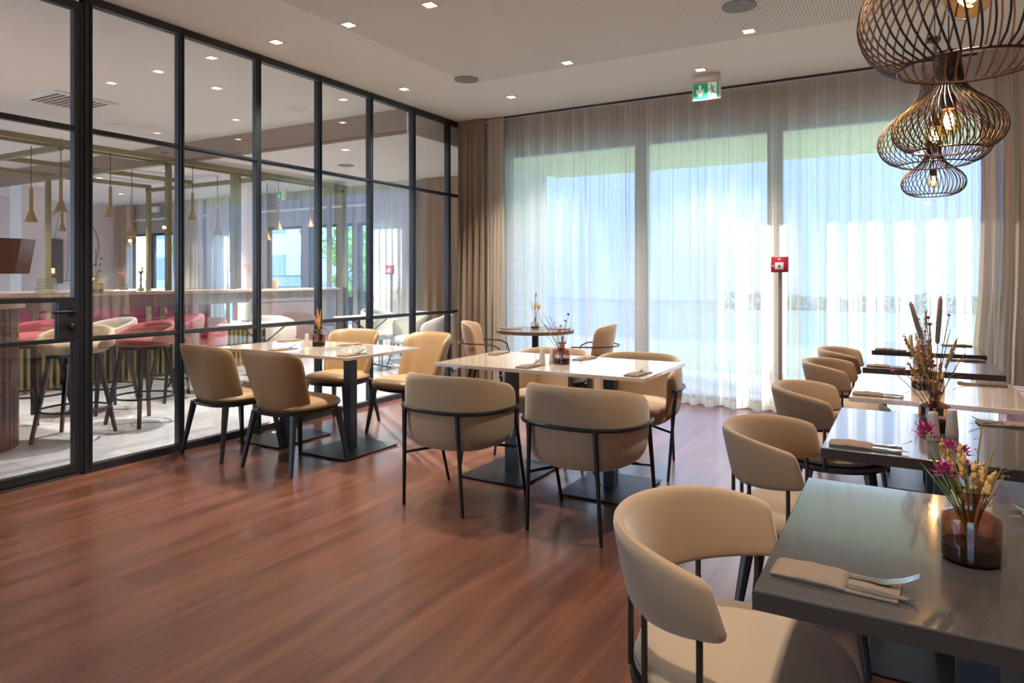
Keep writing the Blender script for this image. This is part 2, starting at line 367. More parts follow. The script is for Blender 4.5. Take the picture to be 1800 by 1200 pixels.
for i in range(7):
    a, b = ye[i]+.02, ye[i+1]-.02
    for z in (.885, 2.27):
        MB().box(Xc-.022, Xc+.022, a, b, z-.016, z+.016).box(Xc-.03, Xc+.03, a, b, z-.005, z+.005).obj('transom', M_steel, part, smooth=False)
    for z0, z1 in ((.05, .87), (.90, 2.255), (2.285, ZC-.055)):
        MB().box(Xc-.005, Xc+.005, a, b, z0, z1).obj('glass_pane', M_glass, part, smooth=False)
# bay on the camera side of the door: only for closure of the room
MB().box(Xc-.03, Xc+.03, -3.4, 1.53, ZC-.055, ZC).box(Xc-.03, Xc+.03, -3.4, 1.53, 0, .05).box(Xc-.03, Xc+.03, 1.49, 1.53, 0, ZC).box(Xc-.03, Xc+.03, -.95, -.91, 0, ZC).obj('side_frame', M_steel, part, smooth=False)
MB().box(Xc-.005, Xc+.005, -3.4, -.95, .05, ZC-.055).box(Xc-.005, Xc+.005, -.91, 1.49, .05, ZC-.055).obj('glass_pane', M_glass, part, smooth=False)
# door leaf
dy0, dy1 = 1.54, 2.498
dr = bpy.data.objects.new('door_1', None); COL.objects.link(dr); dr['kind'] = 'structure'
lf = MB(); F = .055
lf.box(Xc-.025, Xc+.025, dy0, dy0+F, .012, ZC-.06).box(Xc-.025, Xc+.025, dy1-F, dy1, .012, ZC-.06)
lf.box(Xc-.025, Xc+.025, dy0+F, dy1-F, .012, .075).box(Xc-.025, Xc+.025, dy0+F, dy1-F, ZC-.115, ZC-.06)
lf.box(Xc-.022, Xc+.022, dy0+F, dy1-F, 2.25, 2.285).box(Xc-.022, Xc+.022, dy0+F, dy1-F, .875, .90).box(Xc-.022, Xc+.022, dy0+F, dy1-F, 1.135, 1.165)
lf.box(Xc+.025, Xc+.03, dy1-.018, dy1-.01, .03, ZC-.08).box(Xc+.025, Xc+.03, dy0+.01, dy1-.01, .03, .038)
lf.obj('door_frame', M_steel, dr, smooth=False)
lk = MB().box(Xc-.026, Xc+.026, dy1-.15, dy1-F+.002, .90, 1.135).obj('lock_plate', M_steel, dr, smooth=False)
for z0, z1, y1 in ((.075, .875, dy1-F), (.90, 1.135, dy1-.15), (1.165, 2.25, dy1-F), (2.285, ZC-.115, dy1-F)):
    MB().box(Xc-.005, Xc+.005, dy0+F, y1, z0, z1).obj('glass_pane', M_glass, dr, smooth=False)
hd = MB(); zc = 1.075
hd.xf(Matrix.Identity(4))
rose = MB().lathe([(.026, 0), (.026, .008), (.02, .010)], seg=20).xf(Matrix.Translation((Xc+.026, dy1-.072, zc)) @ Matrix.Rotation(PI/2, 4, 'Y')).obj('handle_rose', M_blackm, dr)
MB().tube([(Xc+.03, dy1-.072, zc), (Xc+.065, dy1-.072, zc), (Xc+.075, dy1-.085, zc), (Xc+.075, dy1-.21, zc-.002)], .0095, 10).obj('door_handle', M_blackm, dr)
MB().lathe([(.024, 0), (.024, .008), (.018, .012), (.016, .03), (.012, .034)], seg=20).xf(Matrix.Translation((Xc+.026, dy1-.072, zc-.105)) @ Matrix.Rotation(PI/2, 4, 'Y')).obj('lock_knob', M_blackm, dr)

# ------------------------------------------------------------------ the bar room beyond the glass
XW = -15.5; YF = 9.0; ZL = 2.88; YK = 5.97
struct('ceiling_high', MB().box(XW, XG-.001, -3.4, YK, ZC, ZC+.08), M_ceil, smooth=False)
struct('ceiling_low', MB().box(XW, XG-.06, YK+.02, YF+.15, ZL, ZL+.08), M_ceil2, smooth=False)
struct('trim_1', MB().box(XW, XG-.06, YK, YK+.02, ZL, ZC), M_bulk, smooth=False)
struct('trim_2', MB().box(XG-.06, XG-.035, YK, YB, ZL, ZC), M_wwall, smooth=False)
struct('wall_far', MB().box(XW-.1, XW, -3.4, YF+.15, 0, ZC), M_mural, smooth=False)
struct('wall_side', MB().box(XG-.06, XG+.05, YB+.15, YF+.15, 0, ZC), M_wwall, smooth=False)
struct('wall_rear_bar', MB().box(XW, XG, -3.5, -3.4, 0, .1).box(XW, XG, -3.5, -3.4, 2.9, ZC), M_wwall, smooth=False)
opens = [(-15.05, -13.5), (-12.1, -11.05), (-10.62, -9.66), (-9.5, -8.78), (-8.66, -8.4), (-8.32, -7.4)]
fac = MB().box(XW, XG-.06, YF, YF+.15, 2.24, ZC); xs = [XW]+[v for o in opens for v in o]+[XG-.06]
for i in range(0, len(xs), 2): fac.box(xs[i], xs[i+1], YF, YF+.15, 0, 2.24)
struct('wall_far_facade', fac, M_grey, smooth=False)
struct('trim_3', MB().box(-15.1, -7.3, YF-.03, YF, 2.52, 2.56), M_trimw, smooth=False)
for i, (a, b) in enumerate(opens):
    f = MB().box(a, a+.05, YF+.03, YF+.1, 0, 2.24).box(b-.05, b, YF+.03, YF+.1, 0, 2.24).box(a+.05, b-.05, YF+.03, YF+.1, 2.19, 2.24).box(a+.05, b-.05, YF+.03, YF+.1, 0, .06)
    if i in (0, 1): f.box((a+b)/2-.05, (a+b)/2+.05, YF+.03, YF+.1, .06, 2.19)
    w = struct('window_%d' % (i+5), f, M_steel if i != 1 else M_grey, smooth=False)
    MB().box(a+.05, b-.05, YF+.06, YF+.07, .06, 2.19).obj('pane', M_wglass, w, smooth=False)

# ------------------------------------------------------------------ outside
struct('ground', MB().box(-60, 50, YB+4.2, 90, -.16, -.1).box(-60, -4.5, YF+.15, YB+4.2, -.16, -.1), M_asph, smooth=False)
struct('lawn', MB().box(-4.5, 50, YB+2.6, 32, -.14, -.09), M_lawn, smooth=False)
struct('terrace', MB().box(-4.6, 12, YB+.15, YB+2.6, -.16, -.03), M_pave, smooth=False)
struct('rear_ground', MB().box(-30, 20, -25, -3.5, -.16, -.1), M_pave, smooth=False)
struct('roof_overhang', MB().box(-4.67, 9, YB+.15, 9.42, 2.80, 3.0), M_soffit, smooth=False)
def tree(x, y, h, r, label, n=900, trunk=.09):
    t = thing('tree', label, 'tree', (x, y, -.1)); rr = random.Random(int(x*10+y)); mb = MB()
    MB().tube([(0, 0, 0), (.05, 0, h*.4), (-.04, .03, h*.75)], [trunk, trunk*.8, trunk*.4], 8).obj('trunk', M_bark, t)
    for k in range(n):
        a, b, q = rr.random()*2*PI, rr.uniform(-1, 1), rr.random()**.33; s_ = math.sqrt(1-b*b)
        p = Vector((r*q*s_*math.cos(a), r*q*s_*math.sin(a), h*.68+r*.9*q*b)); q1 = rr.uniform(.08, .17)*r/1.2
        u = Vector((rr.uniform(-1, 1), rr.uniform(-1, 1), rr.uniform(-1, 1))).normalized()*q1; v = u.cross(Vector((rr.uniform(-1, 1), rr.uniform(-1, 1), 1))).normalized()*q1*.6
        mb.add([p-u, p+v, p+u, p-v], [(0, 1, 2, 3)])
    mb.obj('foliage', M_foliage, t, smooth=False); return t
tree(-19.5, 14.5, 3.6, 1.3, 'leafy green tree behind the two left panes of the bar room')
tree(-15.2, 16.4, 4.6, 1.7, 'sparse yellow-green tree beyond the middle windows of the bar room', 420)
tree(-12.0, 13.6, 2.6, 1.15, 'round bright green tree outside the right window of the bar room')
hd = MB(); rr = random.Random(3)
for k in range(5200):
    x = rr.uniform(-7, 45); p = Vector((x, 31+rr.uniform(-.6, .6), rr.uniform(-.1, .55+.1*math.sin(x*.6)))); q = rr.uniform(.12, .2)
    u = Vector((rr.uniform(-1, 1), rr.uniform(-1, 1), rr.uniform(-1, 1))).normalized()*q; v = u.cross(Vector((0, .3, 1))).normalized()*q*.7
    hd.add([p-u, p+v, p+u, p-v], [(0, 1, 2, 3)])
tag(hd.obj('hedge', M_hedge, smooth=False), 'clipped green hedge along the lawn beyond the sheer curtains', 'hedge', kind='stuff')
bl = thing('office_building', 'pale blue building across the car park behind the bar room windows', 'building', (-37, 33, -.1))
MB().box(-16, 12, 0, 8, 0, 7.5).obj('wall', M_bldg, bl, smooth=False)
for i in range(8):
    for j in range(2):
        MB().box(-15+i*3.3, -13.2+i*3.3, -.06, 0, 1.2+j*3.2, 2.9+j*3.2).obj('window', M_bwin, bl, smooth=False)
bl2 = thing('sky_cover_building', 'long pale blue-white building added across the bright sky behind the sheer curtains', 'building', (0, 40, -.1))  # stretched across the view so the bright sky stays hidden behind the sheers
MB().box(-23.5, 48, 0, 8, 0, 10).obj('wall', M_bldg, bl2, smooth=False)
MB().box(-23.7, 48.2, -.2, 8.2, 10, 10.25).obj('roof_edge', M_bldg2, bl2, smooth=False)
def make_car():
    t = thing('parked_car', '', 'car')
    def sec(y, zz): return [(x, y*s, z) for x, s, z in zz]
    prof = [(-2.15, .35), (-2.2, .7), (-2.0, .95), (-1.75, 1.0), (-1.35, 1.42), (.3, 1.45), (1.0, 1.0), (1.9, .86), (2.15, .6), (2.1, .35)]
    rings = [[(x, y, z if z < .9 else lerp(z, .97, 0)) for x, z in prof] for y in (-.78,)]
    mb = MB(); low = [(x, min(z, 1.0)) for x, z in prof]
    mb.loft([[(x*.97, -.84, z) for x, z in low], [(x, -.86, z*.98) for x, z in low], [(x, .86, z*.98) for x, z in low], [(x*.97, .84, z) for x, z in low]])
    mb.loft([[(-1.7, y, .98), (-1.35, y*.86, 1.44), (.3, y*.86, 1.46), (.95, y, .98)] for y in (-.8, .8)])
    mb.obj('body', M_car, t)
    for y in (-1, 1):
        MB().loft([[(-1.5, y*.80, 1.02), (-1.28, y*.72, 1.38), (.22, y*.72, 1.39), (.75, y*.80, 1.02)], [(-1.5, y*.83, 1.02), (-1.28, y*.75, 1.38), (.22, y*.75, 1.39), (.75, y*.83, 1.02)]]).obj('side_window', M_cargl, t, smooth=False)
        for x in (-1.35, 1.35):
            MB().lathe([(.2, -.1), (.33, -.1), (.33, .1), (.2, .1)], seg=20).xf(Matrix.Translation((x, y*.8, .33)) @ Matrix.Rotation(PI/2, 4, 'X')).obj('wheel', M_tyre, t)
        MB().box(-2.22, -2.12, y*.6-.14, y*.6+.14, .68, .82).obj('tail_light', M_tail, t, smooth=False)
    return t
car = Maker(make_car)
for x, y, rz, l in ((-20.6, 19.5, .1, 'dark car parked left of the white planter frame'), (-19.6, 24.0, PI, 'dark car partly behind the window post, centre of the car park'), (-15.8, 19.2, .05, 'dark car with a red tail light beside the round tree')):
    car((x, y, -.1), rz, l, 'cars parked outside the bar room')

# ------------------------------------------------------------------ curtains
def curtain_sheet(pts_fn, z0, z1, n, m, gather=.6):
    """pts_fn(u, t)->(x,y); t=0 top, 1 bottom"""
    mb = MB(); rows = []
    for i in range(m+1):
        t = i/m; z = lerp(z1, z0, t); rows.append([(*pts_fn(k/n, t), z) for k in range(n+1)])
    return mb.loft(rows, cap=False, closed=False)
def folds(seed, count, sub=.16):
    r = random.Random(seed); ph = [0]; amp = []
    for k in range(count): ph.append(ph[-1]+r.uniform(.6, 1.5)); amp.append(r.uniform(.45, 1.0))
    tot = ph[-1]; ph = [p/tot for p in ph]
    def f(u, t):
        u = min(max(u, 0), .99999); k = max(i for i in range(count) if ph[i] <= u); q = (u-ph[k])/(ph[k+1]-ph[k])
        return math.sin(2*PI*q)*amp[k]*lerp(.35, 1, min(1, t*2.2)) + (sub*math.sin(u*count*7.1*PI+1.7)+sub*.7*math.sin(u*count*17.3*PI+seed))*(.5+t*.5)
    return f
def wavy(x0, x1, y, amp, seed, count, pinch=0, sway=0):
    f = folds(seed, count); g = folds(seed+50, count)
    def p(u, t):
        x = lerp(x0, x1, u)+g(u, t)*.018*t + sway*t*u; return (x, y+amp*f(u, t)*(.5+.5*t))
    return p
def sheer(name, x0, x1, seed, count, label):
    fn = wavy(x0, x1, 6.94, .078, seed, count)
    o = curtain_sheet(fn, .075, ZC-.015, int((x1-x0)*150), 10).obj(name, M_sheer, ang=180)
    tag(o, label, 'curtain', 'sheer curtains along the garden windows')
    n = int((x1-x0)*150)
    MB().loft([[(*fn(k/n, 1), .078) for k in range(n+1)], [(*fn(k/n, 1), .008) for k in range(n+1)]], False, False).obj('hem', M_hem, o, ang=180)
    return o
sheer('sheer_curtain', -4.40, -2.44, 11, 9, 'white sheer curtain in front of the left window bay, behind the round table')
sheer('sheer_curtain', -2.44, -1.04, 12, 7, 'white sheer curtain of the middle bay, ending at the fire call point')
sheer('sheer_curtain', -1.04, .66, 13, 8, 'white sheer curtain behind the right-hand row of tables and wire pendants')
o = curtain_sheet(wavy(XG+.05, -4.30, 6.80, .075, 21, 5), .01, ZC-.005, 90, 8).obj('drape', M_drape, ang=180)
tag(o, 'brown taupe drape gathered beside the glass partition', 'curtain', 'heavy drapes in the dining room')
o = curtain_sheet(wavy(-4.29, -4.06, 6.85, .035, 22, 4), .01, ZC-.01, 70, 8).obj('drape', M_drape2, ang=180)
tag(o, 'narrow sand-coloured drape between the taupe drape and the sheers', 'curtain', 'heavy drapes in the dining room')
fb = wavy(.50, 1.08, 6.83, .07, 23, 6)
def rdr(u, t):
    x, y = fb(u, t); return (x + .13*(1-u)*(math.sin(PI*min(1, t*1.15))*.25 - t*.12) - .10*(1-u)*max(0, t-.75)*1.2, y-.12*u*t)
o = curtain_sheet(rdr, .40, ZC-.005, 120, 14).obj('drape', M_drape2, ang=180)
tag(o, 'sand-coloured drape falling behind the magenta bench in the right corner', 'curtain', 'heavy drapes in the dining room')
rail = MB().box(XG+.05, XR, 6.86, 6.90, ZC-.012, ZC).obj('curtain_rail', M_black, smooth=False)
tag(rail, 'black curtain rail let into the ceiling over the sheer curtains', 'curtain rail')
for i, (a, b, y, amp, sd, c, mat, l) in enumerate([
    (-6.78, -5.0, 8.86, .06, 31, 9, M_drape, 'taupe drape at the far right of the bar room behind the white chairs'),
    (-7.85, -6.95, 8.86, .05, 32, 6, M_fardrape, 'pale drape in the bar room behind the red call point'),
    (-13.3, -12.3, 8.86, .06, 33, 7, M_fardrape, 'cream drape in the bar room right of the leftmost windows'),
    (-12.2, -11.5, 8.86, .05, 34, 5, M_fardrape, 'cream drape in the bar room left of the window with the grey post'),
    (-11.15, -10.75, 8.86, .05, 37, 4, M_drape, 'taupe drape between the grey post window and the car park windows'),
    (-15.4, -14.95, 8.86, .06, 35, 5, M_drape, 'taupe drape in the far corner beside the mural wall'),
    (-14.95, -14.7, 8.86, .05, 36, 3, M_fardrape, 'narrow cream drape right of the taupe drape by the mural')]):
    o = curtain_sheet(wavy(a, b, y, amp, sd, c), .01, ZL-.005, int((b-a)*70), 5).obj('drape', mat, ang=180)
    tag(o, l, 'curtain', 'drapes along the bar room windows')

# ------------------------------------------------------------------ ceiling fittings
def make_downlight(w=190, colr=(1, .93, .83)):
    t = thing('ceiling_downlight', '', 'ceiling light')
    MB().box(-.05, .05, -.05, -.038, -.006, 0).box(-.05, .05, .038, .05, -.006, 0).box(-.05, -.038, -.038, .038, -.006, 0).box(.038, .05, -.038, .038, -.006, 0).obj('frame', M_trimw, t, smooth=False)
    MB().box(-.038, .038, -.038, .038, -.003, -.001).obj('diffuser', M_diff, t, smooth=False)
    lamp('downlight_lamp', 'SPOT', (0, 0, -.03), w, colr, parent=t, spot_size=1.6, spot_blend=.7, shadow_soft_size=.04)
    return t
DL_W = 110
dl = Maker(make_downlight); G = 'square recessed ceiling downlights'
for x, y, l in [(-2.83, 3.78, 'square downlight let into the perforated ceiling, cut by the top edge of the photo'),
                (-3.57, 3.78, 'square downlight at the edge of the perforated ceiling field above the second window bay'),
                (-4.33, 3.77, 'square downlight in the plain ceiling strip nearest the glass door'),
                (-4.32, 5.35, 'square downlight beside the glass partition near its far end'),
                (-3.55, 6.14, 'square downlight above the round table by the curtains'),
                (-2.56, 5.40, 'square downlight in the back edge area of the perforated ceiling, centre'),
                (-1.04, 5.39, 'square downlight in the perforated ceiling right of the exit sign'),
                (-1.61, 6.18, 'square downlight in the ceiling directly above the exit sign'),
                (-3.6, 1.6, 'square downlight near the door behind the camera'),
                (-.3, 3.2, 'square downlight over the right row outside the photo'), (-.2, .6, 'square downlight above the near table outside the photo')]:
    dl((x, y, ZC), 0, l, G)
dl2 = Maker(lambda: make_downlight(480, (1, .93, .84)))
for x, y, z, l in [(-6.05, 6.35, ZL, 'square downlight in the low white ceiling of the bar room, right'), (-9.6, 6.3, ZL, 'square downlight in the low white ceiling above the cone pendants'),
                   (-11.2, 6.2, ZL, 'square downlight in the low white ceiling at the far left'), (-7.3, 2.2, ZC, 'square downlight above the fluted counter'), (-7.6, 7.6, ZL, 'square downlight in the low ceiling by the bar end'),
                   (-10.4, 4.6, ZC, 'square downlight above the gold frame'), (-12.6, 4.2, ZC, 'square downlight far in the bar room'), (-5.9, 4.4, ZC, 'square downlight above the bar stools'), (-13, 7.6, ZL, 'square downlight before the mural corner')]:
    dl2((x, y, z), 0, l, 'square downlights in the bar room')
def make_speaker():
    t = thing('ceiling_speaker', '', 'speaker')
    MB().lathe([(.115, 0), (.115, -.008), (.108, -.01)], seg=36).obj('rim', M_spk, t)
    MB().lathe([(.104, -.0101), (.05, -.0135), (.008, -.014)], seg=36).obj('grille', M_spk, t)
    MB().ball((0, 0, -.0145), .005).obj('led', M_trimw, t); return t
spk = Maker(make_speaker)
spk((-3.6, 5.38, ZC), 0, 'round grey ceiling speaker at the corner of the perforated field', 'round ceiling speakers')
spk((-1.0, 4.86, ZC), 0, 'round grey ceiling speaker cut by the top edge of the photo', 'round ceiling speakers')
spk((-6.9, 7.25, ZL), 0, 'round pale ceiling speaker in the low ceiling of the bar room', 'round ceiling speakers')
vt = thing('ceiling_vent', 'white slotted air vent in the bar room ceiling', 'vent', (-7.66, 3.95, ZC))
MB().rbox(-.32, .32, -.32, .32, -.02, 0).obj('frame', M_trimw, vt)
for k in range(9): MB().box(-.26, .26, -.27+k*.06, -.24+k*.06, -.024, -.0195).obj('slat', M_vent, vt, smooth=False)
dt = thing('smoke_detector', 'white wall unit above the far left windows', 'detector', (-14.05, 8.93, 2.74))
MB().rbox(-.2, .2, -.06, .06, -.06, .06, .02).obj('casing', M_trimw, dt)

def make_exit():
    t = thing('exit_sign', '', 'exit sign')
    MB().rbox(-.12, .12, -.03, .03, -.07, 0).obj('housing', M_signf, t)
    pl = MB().box(-.13, .13, -.012, .008, -.235, -.07).obj('plate', M_signf, t, smooth=False)
    y = -.0135
    MB().box(-.12, .015, y, -.012, -.226, -.082).obj('green_field', M_green, t, smooth=False); MB().box(.095, .112, y, -.012, -.226, -.082).obj('green_field', M_green, t, smooth=False)
    MB().box(.015, .095, y, -.012, -.226, -.082).obj('white_field', M_signw, t, smooth=False)
    def poly(pts, y0=-.0145): return MB().loft([[(x, y0, z) for x, z in pts], [(x, -.0136, z) for x, z in pts]])
    poly([(-.070, -.096), (-.047, -.096), (-.047, -.150), (-.024, -.130), (-.024, -.165), (-.0585, -.212), (-.093, -.165), (-.093, -.130), (-.070, -.150)]).obj('arrow', M_signw, t, smooth=False)
    MB().box(-.117, -.1, -.0145, -.0136, -.222, -.213).obj('small_mark', M_signw, t, smooth=False)
    fg = MB()
    def limb(pts, r):
        for a, b in zip(pts, pts[1:]):
            d = Vector((b[0]-a[0], b[1]-a[1])); n_ = Vector((-d.y, d.x)).normalized()*r; e = d.normalized()*r*.5
            q = [(a[0]+n_.x-e.x, a[1]+n_.y-e.y), (b[0]+n_.x+e.x, b[1]+n_.y+e.y), (b[0]-n_.x+e.x, b[1]-n_.y+e.y), (a[0]-n_.x-e.x, a[1]-n_.y-e.y)]
            fg.loft([[(x, -.0146, z) for x, z in q], [(x, -.0136, z) for x, z in q]])
    limb([(.050, -.122), (.057, -.158)], .0085); limb([(.046, -.124), (.034, -.145), (.020, -.145)], .003); limb([(.052, -.120), (.070, -.120), (.080, -.138)], .003)
    limb([(.054, -.158), (.048, -.180), (.038, -.205)], .0042); limb([(.058, -.156), (.066, -.178), (.090, -.176)], .0042)
    q = [(.043+.008*math.cos(2*PI*k/12), -.104+.008*math.sin(2*PI*k/12)) for k in range(12)]
    fg.loft([[(x, -.0146, z) for x, z in q], [(x, -.0136, z) for x, z in q]])
    fg.obj('running_figure', M_green, t, smooth=False)
    return t
ex = Maker(make_exit)
ex((-1.60, 6.36, ZC), 0, 'green and white emergency exit sign hanging before the sheer curtains', 'emergency exit signs')
ex((-9.85, 8.7, ZL+.04), 0, 'small green emergency exit sign above the bar room windows', 'emergency exit signs')

def make_alarm():
    t = thing('fire_call_point', '', 'fire alarm')
    MB().box(-.016, .016, 0, .02, 0, 1.34).obj('post', M_post, t, smooth=False)
    MB().box(-.06, .06, -.02, 0, 0, .012).obj('foot_plate', M_post, t, smooth=False)
    MB().rbox(-.075, .075, -.05, .0, 1.34, 1.485, .006).obj('box', M_red, t)
    MB().rbox(-.038, .038, -.055, -.0502, 1.365, 1.432, .003).obj('white_panel', M_white, t)
    MB().lathe([(.010, 0), (.009, .004)], seg=16).xf(Matrix.Translation((0, -.056, 1.40)) @ Matrix.Rotation(PI/2, 4, 'X')).obj('button', M_black, t)
    MB().box(-.010, .010, -.0515, -.0502, 1.452, 1.468).obj('house_mark', M_white, t, smooth=False)
    MB().lathe([(.008, 0), (.008, .003)], seg=14).xf(Matrix.Translation((-.056, -.051, 1.40)) @ Matrix.Rotation(PI/2, 4, 'X')).obj('key_lock', M_white, t)
    return t
al = Maker(make_alarm)
al((-1.03, 6.80, 0), 0, 'red fire call point on a bronze post before the sheer curtains', 'fire call points on posts')
al((-7.30, 8.70, 0), 0, 'red fire call point on a post beyond the glass, beside the pale drape', 'fire call points on posts')

# ------------------------------------------------------------------ tables
def make_table(name, top, edge, w, d, th, bw, bd, two=False):
    def fn():
        t = thing(name, '', 'table'); H = .75
        tp = MB(); tp.rbox(-w/2, w/2, -d/2, d/2, H-th, H, .002)
        tp.obj('tabletop', [top], t, ang=30)
        if edge: MB().box(-w/2-.0012, w/2+.0012, -d/2-.0012, d/2+.0012, H-th+.001, H-.0025).obj('edge_band', edge, t, smooth=False)
        MB().box(-.2, .2, -.04, .04, H-th-.012, H-th).box(-.04, .04, -.25, .25, H-th-.012, H-th).obj('top_bracket', M_basep, t, smooth=False)
        MB().box(-.035, .035, -.035, .035, .012, H-th-.012).obj('column', M_basep, t, smooth=False)
        MB().rbox(-bw/2, bw/2, -bd/2, bd/2, .006, .014, .002).obj('base_plate', M_basep, t)
        for x in (-1, 1):
            for y in (-1, 1): MB().lathe([(.014, 0), (.014, .008)], (x*(bw/2-.02), y*(bd/2-.02), 0), 12).obj('glide', M_black, t)
        return t
    return Maker(fn)
beige = make_table('square_table', M_beigetop, None, .695, .80, .022, .46, .56)
dark = make_table('square_table', M_greytop, M_darkedge, .71, .78, .035, .46, .56)
GB = 'beige-topped square tables pushed together in pairs'
beige((-4.335, 3.87, 0), 0, 'beige-topped table standing against the glass partition', GB)
beige((-3.635, 3.865, 0), 0, 'beige-topped table, right half of the pair beside the glass partition', GB)
beige((-2.28, 3.955, 0), 0, 'beige-topped table, left half of the centre pair', GB)
beige((-1.58, 3.955, 0), 0, 'beige-topped table, right half of the centre pair', GB)
TR = [(.12, 1.645), (.115, 2.80), (.115, 3.90), (.12, 5.06), (.125, 6.17)]
GR = 'tables of the right-hand row along the bench'
TN = ['nearest dark table', 'second dark table', 'beige right-row table', 'fourth right-row table', 'last right-row table']
TL = ['dark grey table nearest the camera, with the magenta blossom vase', 'second dark grey table from the camera, with the tall cattail bouquet', 'beige-topped table in the middle of the right-hand row',
      'dark grey table between the beige one and the last one of the right row', 'dark grey table closest to the sheer curtains in the right row']
for i, (x, y) in enumerate(TR):
    (beige if i == 2 else dark)((x, y, 0), 0, TL[i], GR)
rt = thing('round_table', 'round walnut-brown table before the left sheer curtain', 'table', (-3.37, 6.33, 0))
MB().lathe([(.36, .715), (.40, .715), (.402, .718), (.402, .747), (.40, .75), (.2, .75)], seg=56).obj('tabletop', M_browntop, rt, ang=30)
MB().lathe([(.4035, .716), (.4035, .7485)], seg=56, cap=False).obj('edge_band', M_brownedge, rt)
MB().lathe([(.035, .012), (.035, .715)], seg=20).obj('column', M_basep, rt); MB().lathe([(.25, 0), (.25, .008), (.04, .014)], seg=36).obj('base_plate', M_basep, rt)

# ------------------------------------------------------------------ chairs
def tub_shell(rx, ry, zb0, zt_r, zt_f, T, a_end, taper=.16, zmid=.5):
    """horse-shoe shell open towards +Y; u is the angle from the rear"""
    def cen(u, z):
        k = 1 - taper*max(0, (zmid-z)/(zmid-.33))**1.8
        e = 2.5; c, s_ = math.sin(u), -math.cos(u)
        x = rx*math.copysign(abs(c)**(2/e), c); y = ry*math.copysign(abs(s_)**(2/e), s_)
        return (x*k, y*k)
    def zt(u): q = abs(u)/a_end; return lerp(zt_r, zt_f, q**3.2)
    return band(cen, lambda u: zb0+.02*abs(u)/a_end, zt, T, lin_us(-a_end, a_end, 44), 18, endr=.16, e=.5)
def make_armchair():
    t = thing('tub_armchair', '', 'chair')
    tub_shell(.29, .27, .335, .755, .64, .055, 2.05).obj('shell_back', M_suede, t)
    cushion(.255, .27, .33, .455, 2.8, .018, rnd=.03).xf(Matrix.Translation((0, .03, 0))).obj('seat', M_velvet, t)
    bandp = []
    for k in range(33):
        u = -2.0+4.0*k/32; c, s_ = math.sin(u), -math.cos(u); e = 2.5
        bandp.append((.328*math.copysign(abs(c)**(2/e), c), .308*math.copysign(abs(s_)**(2/e), s_), .555))
    MB().tube(bandp, .0105, 8).obj('rail_band', M_blackm, t)
    for x0, y0, x1, y1, z1 in ((-.21, -.265, -.185, -.285, .555), (.21, -.265, .185, -.285, .555), (-.29, .25, -.305, .10, .555), (.29, .25, .305, .10, .555)):
        MB().tube([(x0, y0, 0), (x1, y1, z1)], [.0095, .0125], 10).obj('leg', M_blackm, t)
    for sx in (-1, 1):
        MB().tube([(sx*.203, -.272, .30), (0, .02, .325), ], .008, 8).tube([(sx*.294, .20, .30), (0, .02, .325)], .008, 8).obj('cross_bar', M_blackm, t)
    return t
arm = Maker(make_armchair); GA = 'suede tub armchairs around the centre tables'
arm((-2.27, 3.34, 0), math.radians(-3), 'camel tub armchair with its back to the camera, left one at the centre tables', GA)
arm((-1.47, 3.345, 0), math.radians(-3), 'camel tub armchair with its back to the camera, right one at the centre tables', GA)
arm((-1.625, 4.50, 0), PI+math.radians(4), 'camel tub armchair behind the centre tables, seen at the right table corner', GA)
arm((-2.305, 4.50, 0), PI-math.radians(3), 'camel tub armchair behind the centre tables, behind the shakers', GA)

def make_sidechair():
    t = thing('side_chair', '', 'chair')
    def cen(u, z):
        k = (z-.40)/.43; w = lerp(.205, .262, max(0, k)); back = -.20-.125*k
        x = w*math.copysign(abs(math.sin(u))**.8, math.sin(u)); y = back + (.17+.03*(1-k))*(1-math.cos(u))**1.25
        return (x, y)
    band(cen, lambda u: .385+.015*abs(u), lambda u: .822-.012*u*u-.05*max(0, abs(u)-1.0), .05, lin_us(-1.42, 1.42, 30), 18, endr=.2, e=.42).obj('backrest', M_leather, t)
    cushion(.245, .25, .395, .455, 3.2, .02, rnd=.025).xf(Matrix.Translation((0, .03, 0))).obj('seat', M_leather, t)
    MB().loft([[(x, y+.01, z) for x, y in supell(36, rx, ry, 3)] for rx, ry, z in ((.19, .2, .372), (.235, .245, .374), (.242, .252, .396), (.2, .2, .398))]).obj('seat_frame', M_blackw, t)
    for sx in (-1, 1):
        for y0, y1 in ((-.25, -.185), (.25, .20)):
            MB().tube([(sx*.245, y0, 0), (sx*.195, y1, .385)], [.013, .024], 4, PI/4).obj('leg', M_blackw, t, ang=20)
    return t
side = Maker(make_sidechair); GS = 'tan leatherette side chairs around the table by the glass'
side((-4.35, 3.38, 0), math.radians(-4), 'tan side chair with its back to the camera, nearer the glass door', GS)
side((-3.675, 3.37, 0), math.radians(-2), 'tan side chair with its back to the camera, further from the glass door', GS)
side((-3.60, 4.52, 0), PI-math.radians(12), 'tan side chair facing the camera beside the taupe drape', GS)
side((-4.33, 4.47, 0), PI+math.radians(8), 'tan side chair facing the camera behind the grass vase, close to the glass', GS)

